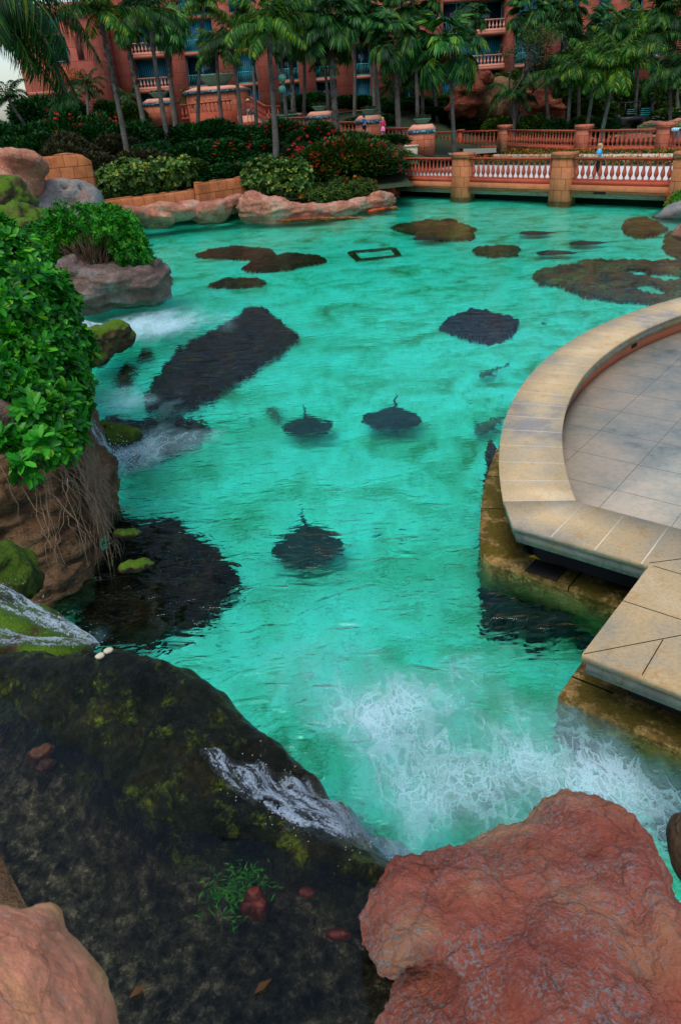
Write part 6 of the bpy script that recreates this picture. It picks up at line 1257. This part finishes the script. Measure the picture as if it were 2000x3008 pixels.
# ================================================================== PEOPLE
def skin_mesh(name, joints, edges, mat, parent=None, root=0, sub=1):
    me = bpy.data.meshes.new(name); me.from_pydata([j[0] for j in joints], edges, []); o = link(bpy.data.objects.new(name, me))
    o.modifiers.new('s', 'SKIN'); 
    for i_, j in enumerate(joints):
        s = me.skin_vertices[0].data[i_]; r = j[1]; s.radius = (r, r) if not isinstance(r, tuple) else r; s.use_root = (i_ == root)
    m = o.modifiers.new('b', 'SUBSURF'); m.levels = sub; m.render_levels = sub
    dg = bpy.context.evaluated_depsgraph_get(); m2 = bpy.data.meshes.new_from_object(o.evaluated_get(dg)); m2.materials.clear(); m2.materials.append(mat); m2.polygons.foreach_set('use_smooth', [True]*len(m2.polygons)); m2.name = name
    bpy.data.objects.remove(o); return link(bpy.data.objects.new(name, m2), parent)
def person(pos, rz, H, label, shirt, pants, hair, stride=.12, hat=None, skirt=False, hairlong=False, bare=True, armf=.1, wide=1.15):
    """upright walking figure, built for a height of 1.75 m and scaled"""
    t = thing('person', pos, label, 'person', rz); t.scale = (H/1.75*wide, H/1.75*wide, H/1.75)
    st_ = stride; J = [((0, 0, .95), (.145, .10)), ((0, 0, 1.12), (.125, .09)), ((0, 0, 1.34), (.155, .10)), ((0, 0, 1.46), (.06, .06)), ((0, .01, 1.54), (.055, .055)), ((0, .015, 1.60), (.075, .085)), ((0, .01, 1.70), (.072, .08))]
    E_ = [(0, 1), (1, 2), (2, 3), (3, 4), (4, 5), (5, 6)]
    def chain(start, pts_):
        p = start
        for c_, r in pts_: J.append((c_, r)); E_.append((p, len(J)-1)); p = len(J)-1
        return p
    hands = []
    for sx in (-1, 1):
        k = sx*st_
        chain(0, [((sx*.095, 0, .90), .085), ((sx*.10, k*.55+.02, .50), .055), ((sx*.10, k-.02, .10), .038), ((sx*.10, k, .05), .04), ((sx*.11, k+.13, .03), .03)])
        a_ = chain(2, [((sx*.19, 0, 1.41), .055), ((sx*.24, -k*.5, 1.12), .04), ((sx*.25, -k+.06+armf, .90), .03), ((sx*.25, -k+.08+armf, .84), (.022, .032))]); h = J[a_][0]
        for fi, (dy, ln) in enumerate(((-.026, .075), (-.009, .09), (.009, .085), (.025, .065))): chain(a_, [((h[0], h[1]+dy, h[2]-.03), .010), ((h[0]-sx*.006, h[1]+dy*1.1, h[2]-.03-ln*.6), .009), ((h[0]-sx*.02, h[1]+dy*1.1, h[2]-.03-ln), .008)])
        chain(a_, [((h[0]-sx*.02, h[1]+.035, h[2]-.01), .010), ((h[0]-sx*.03, h[1]+.045, h[2]-.05), .009)])
    b = skin_mesh('body', J, E_, M['skin'], t)
    mb = MB(); mb.add([(-.012, .095, 1.60), (.012, .095, 1.60), (0, .125, 1.60), (0, .09, 1.65), (0, .095, 1.59)], [(0, 2, 3), (2, 1, 3), (0, 4, 2), (4, 1, 2)])
    mb.build('nose', M['skin'], b)
    mb = MB()
    for sx in (-1, 1): mb.lathe([(.001, -.01), (.011, 0), (.001, .01)], 6, (sx*.03, .098, 1.645))
    mb.box((-.025, .098, 1.562), (.025, .102, 1.57)); mb.build('eyes_and_mouth', M['iron'], b)
    mb = MB()
    for sx in (-1, 1): mb.lathe([(.001, -.03), (.016, 0), (.001, .03)], 6, (sx*.078, .01, 1.62))
    mb.build('ears', M['skin'], b)
    k = st_; sh = [((0, 0, .98), (.165, .125)), ((0, 0, 1.15), (.148, .115)), ((0, 0, 1.36), (.175, .118)), ((0, 0, 1.44), (.10, .085))]; ed = [(0, 1), (1, 2), (2, 3)]
    for sx in (-1, 1): n0 = len(sh); sh += [((sx*.19, 0, 1.41), .075), ((sx*.225, -sx*k*.3, 1.22), .062)]; ed += [(2, n0), (n0, n0+1)]
    skin_mesh('shirt', sh, ed, plain('cloth_'+shirt[0], shirt[1], .8, .1), t)
    pt = [((0, 0, .97), (.16, .125))]; ed = []
    if skirt: mb = MB(); mb.lathe([(.19, .62), (.185, .7), (.17, .85), (.14, 1.0)], 16); mb.build('skirt', plain('cloth_'+pants[0], pants[1], .8, .1), t, True)
    else:
        low = .52 if bare else .1
        for sx in (-1, 1): n0 = len(pt); f_ = (.9-low)/.85; pt += [((sx*.095, 0, .88), .105), ((sx*.10, sx*k*.55*f_+.01, low+.02), .075 if bare else .055)]; ed += [(0, n0), (n0, n0+1)]
        skin_mesh('shorts' if bare else 'trousers', pt, ed, plain('cloth_'+pants[0], pants[1], .8, .1), t)
    bm = bmesh.new(); bmesh.ops.create_icosphere(bm, subdivisions=3, radius=1, matrix=Matrix.Translation((0, -.008, 1.675)) @ Matrix.Diagonal((.092, .105, .10, 1)))
    bmesh.ops.delete(bm, geom=[v_ for v_ in bm.verts if v_.co.y > .055 and v_.co.z < 1.70 or v_.co.z < 1.60], context='VERTS')
    if hairlong: bmesh.ops.create_icosphere(bm, subdivisions=2, radius=1, matrix=Matrix.Translation((0, -.06, 1.56)) @ Matrix.Diagonal((.085, .05, .14, 1)))
    me = bpy.data.meshes.new('hair'); bm.to_mesh(me); bm.free(); me.materials.append(plain('hair_'+hair[0], hair[1], .7, .2)); link(bpy.data.objects.new('hair', me), t)
    mb = MB()
    for sx in (-1, 1): mb.box((sx*.11-.045, sx*k-.06, .0), (sx*.11+.045, sx*k+.2, .065), .02)
    mb.build('shoes', M['cream'], t)
    if hat: mb = MB(); mb.lathe([(.22, 1.68), (.21, 1.70), (.11, 1.71), (.10, 1.79), (.06, 1.82), (.001, 1.825)], 18); mb.build('hat', plain('hat_straw', hat, .8, .1), t, True)
    return t
person(aY(735/S, 358/S, 70.5), R(-20), 1.66, 'person in a straw hat, red plaid shirt and grey shorts climbing the stairs', ('red', rgb(168, 76, 70)), ('grey', rgb(140, 140, 138)), ('brown', rgb(60, 40, 25)), .16, hat=rgb(226, 190, 120))
person(aY(1071/S, 402/S, 57.0), R(-60), 1.32, 'child in a bright blue shirt before the middle tiled pillar', ('blue', rgb(30, 120, 200)), ('navy', rgb(30, 40, 70)), ('dark', rgb(30, 20, 15)), .1)
person(aY(1125/S, 409/S, 57.0), R(35), 1.36, 'person in a hot pink top and pale pink skirt beside the tiled pillars', ('pink', rgb(236, 40, 110)), ('pale_pink', rgb(240, 130, 180)), ('blond', rgb(200, 170, 110)), .08, skirt=True, hairlong=True)
wp = bp(7.9, 1.35, .95); wq = at(1751/S, 522/S, .95)
person(wq, R(75), 1.50, 'blond person in a light blue hooded top walking behind the bridge rail', ('light_blue', rgb(70, 190, 225)), ('black', rgb(16, 16, 20)), ('blond', rgb(190, 160, 105)), .14, hairlong=True, bare=False, wide=1.45)
# striped towel hung on the far rail at the right edge
a = aY(1975/S, 378/S, FP[5].y*.5+FP[4].y*.5); tv = FP[4]+(FP[5]-FP[4])*.10+Vector((0, 0, 1.24)); dn = (FP[5]-FP[4]).normalized(); nn = Vector((-dn.y, dn.x, 0)); 
if nn.y > 0: nn = -nn
def towelmat():
    g = G('striped_towel'); v_ = g.coords(); sp = g.node('ShaderNodeSeparateXYZ'); g.l.new(v_, sp.inputs[0]); fct = g.math('FRACT', g.math('MULTIPLY', sp.outputs[0], 11)); return g.done(g.ramp(fct, [(.0, rgb(60, 190, 210)), (.5, rgb(60, 190, 210)), (.55, rgb(225, 240, 245))]), .9)
vv = []; ff = []; prof = [(.2, -.15), (.19, -.02), (.13, .02), (0, .03), (-.13, .02), (-.17, -.03), (-.19, -.3), (-.2, -.6), (-.2, -.82)]
for i_, (s, z) in enumerate(prof):
    for j in range(13): u = j/12; vv.append((u*.62+.04*math.sin(i_), s*-1+(.02*math.sin(u*18)), z+(-.08*u if i_ > 5 else 0)))
for i_ in range(len(prof)-1):
    for j in range(12): a_ = i_*13+j; ff.append((a_, a_+1, a_+14, a_+13))
tw = mesh_obj('striped_towel', vv, ff, towelmat()); tw.location = tv; tw.rotation_euler = (0, 0, math.atan2(dn.y, dn.x)+0); tw.scale = (1, 1 if nn.dot(Vector((-dn.y, dn.x, 0))) < 0 else -1, 1)
md = tw.modifiers.new('t', 'SOLIDIFY'); md.thickness = .012
tag(tw, 'light blue striped towel draped over the far rail at the right edge', 'towel')
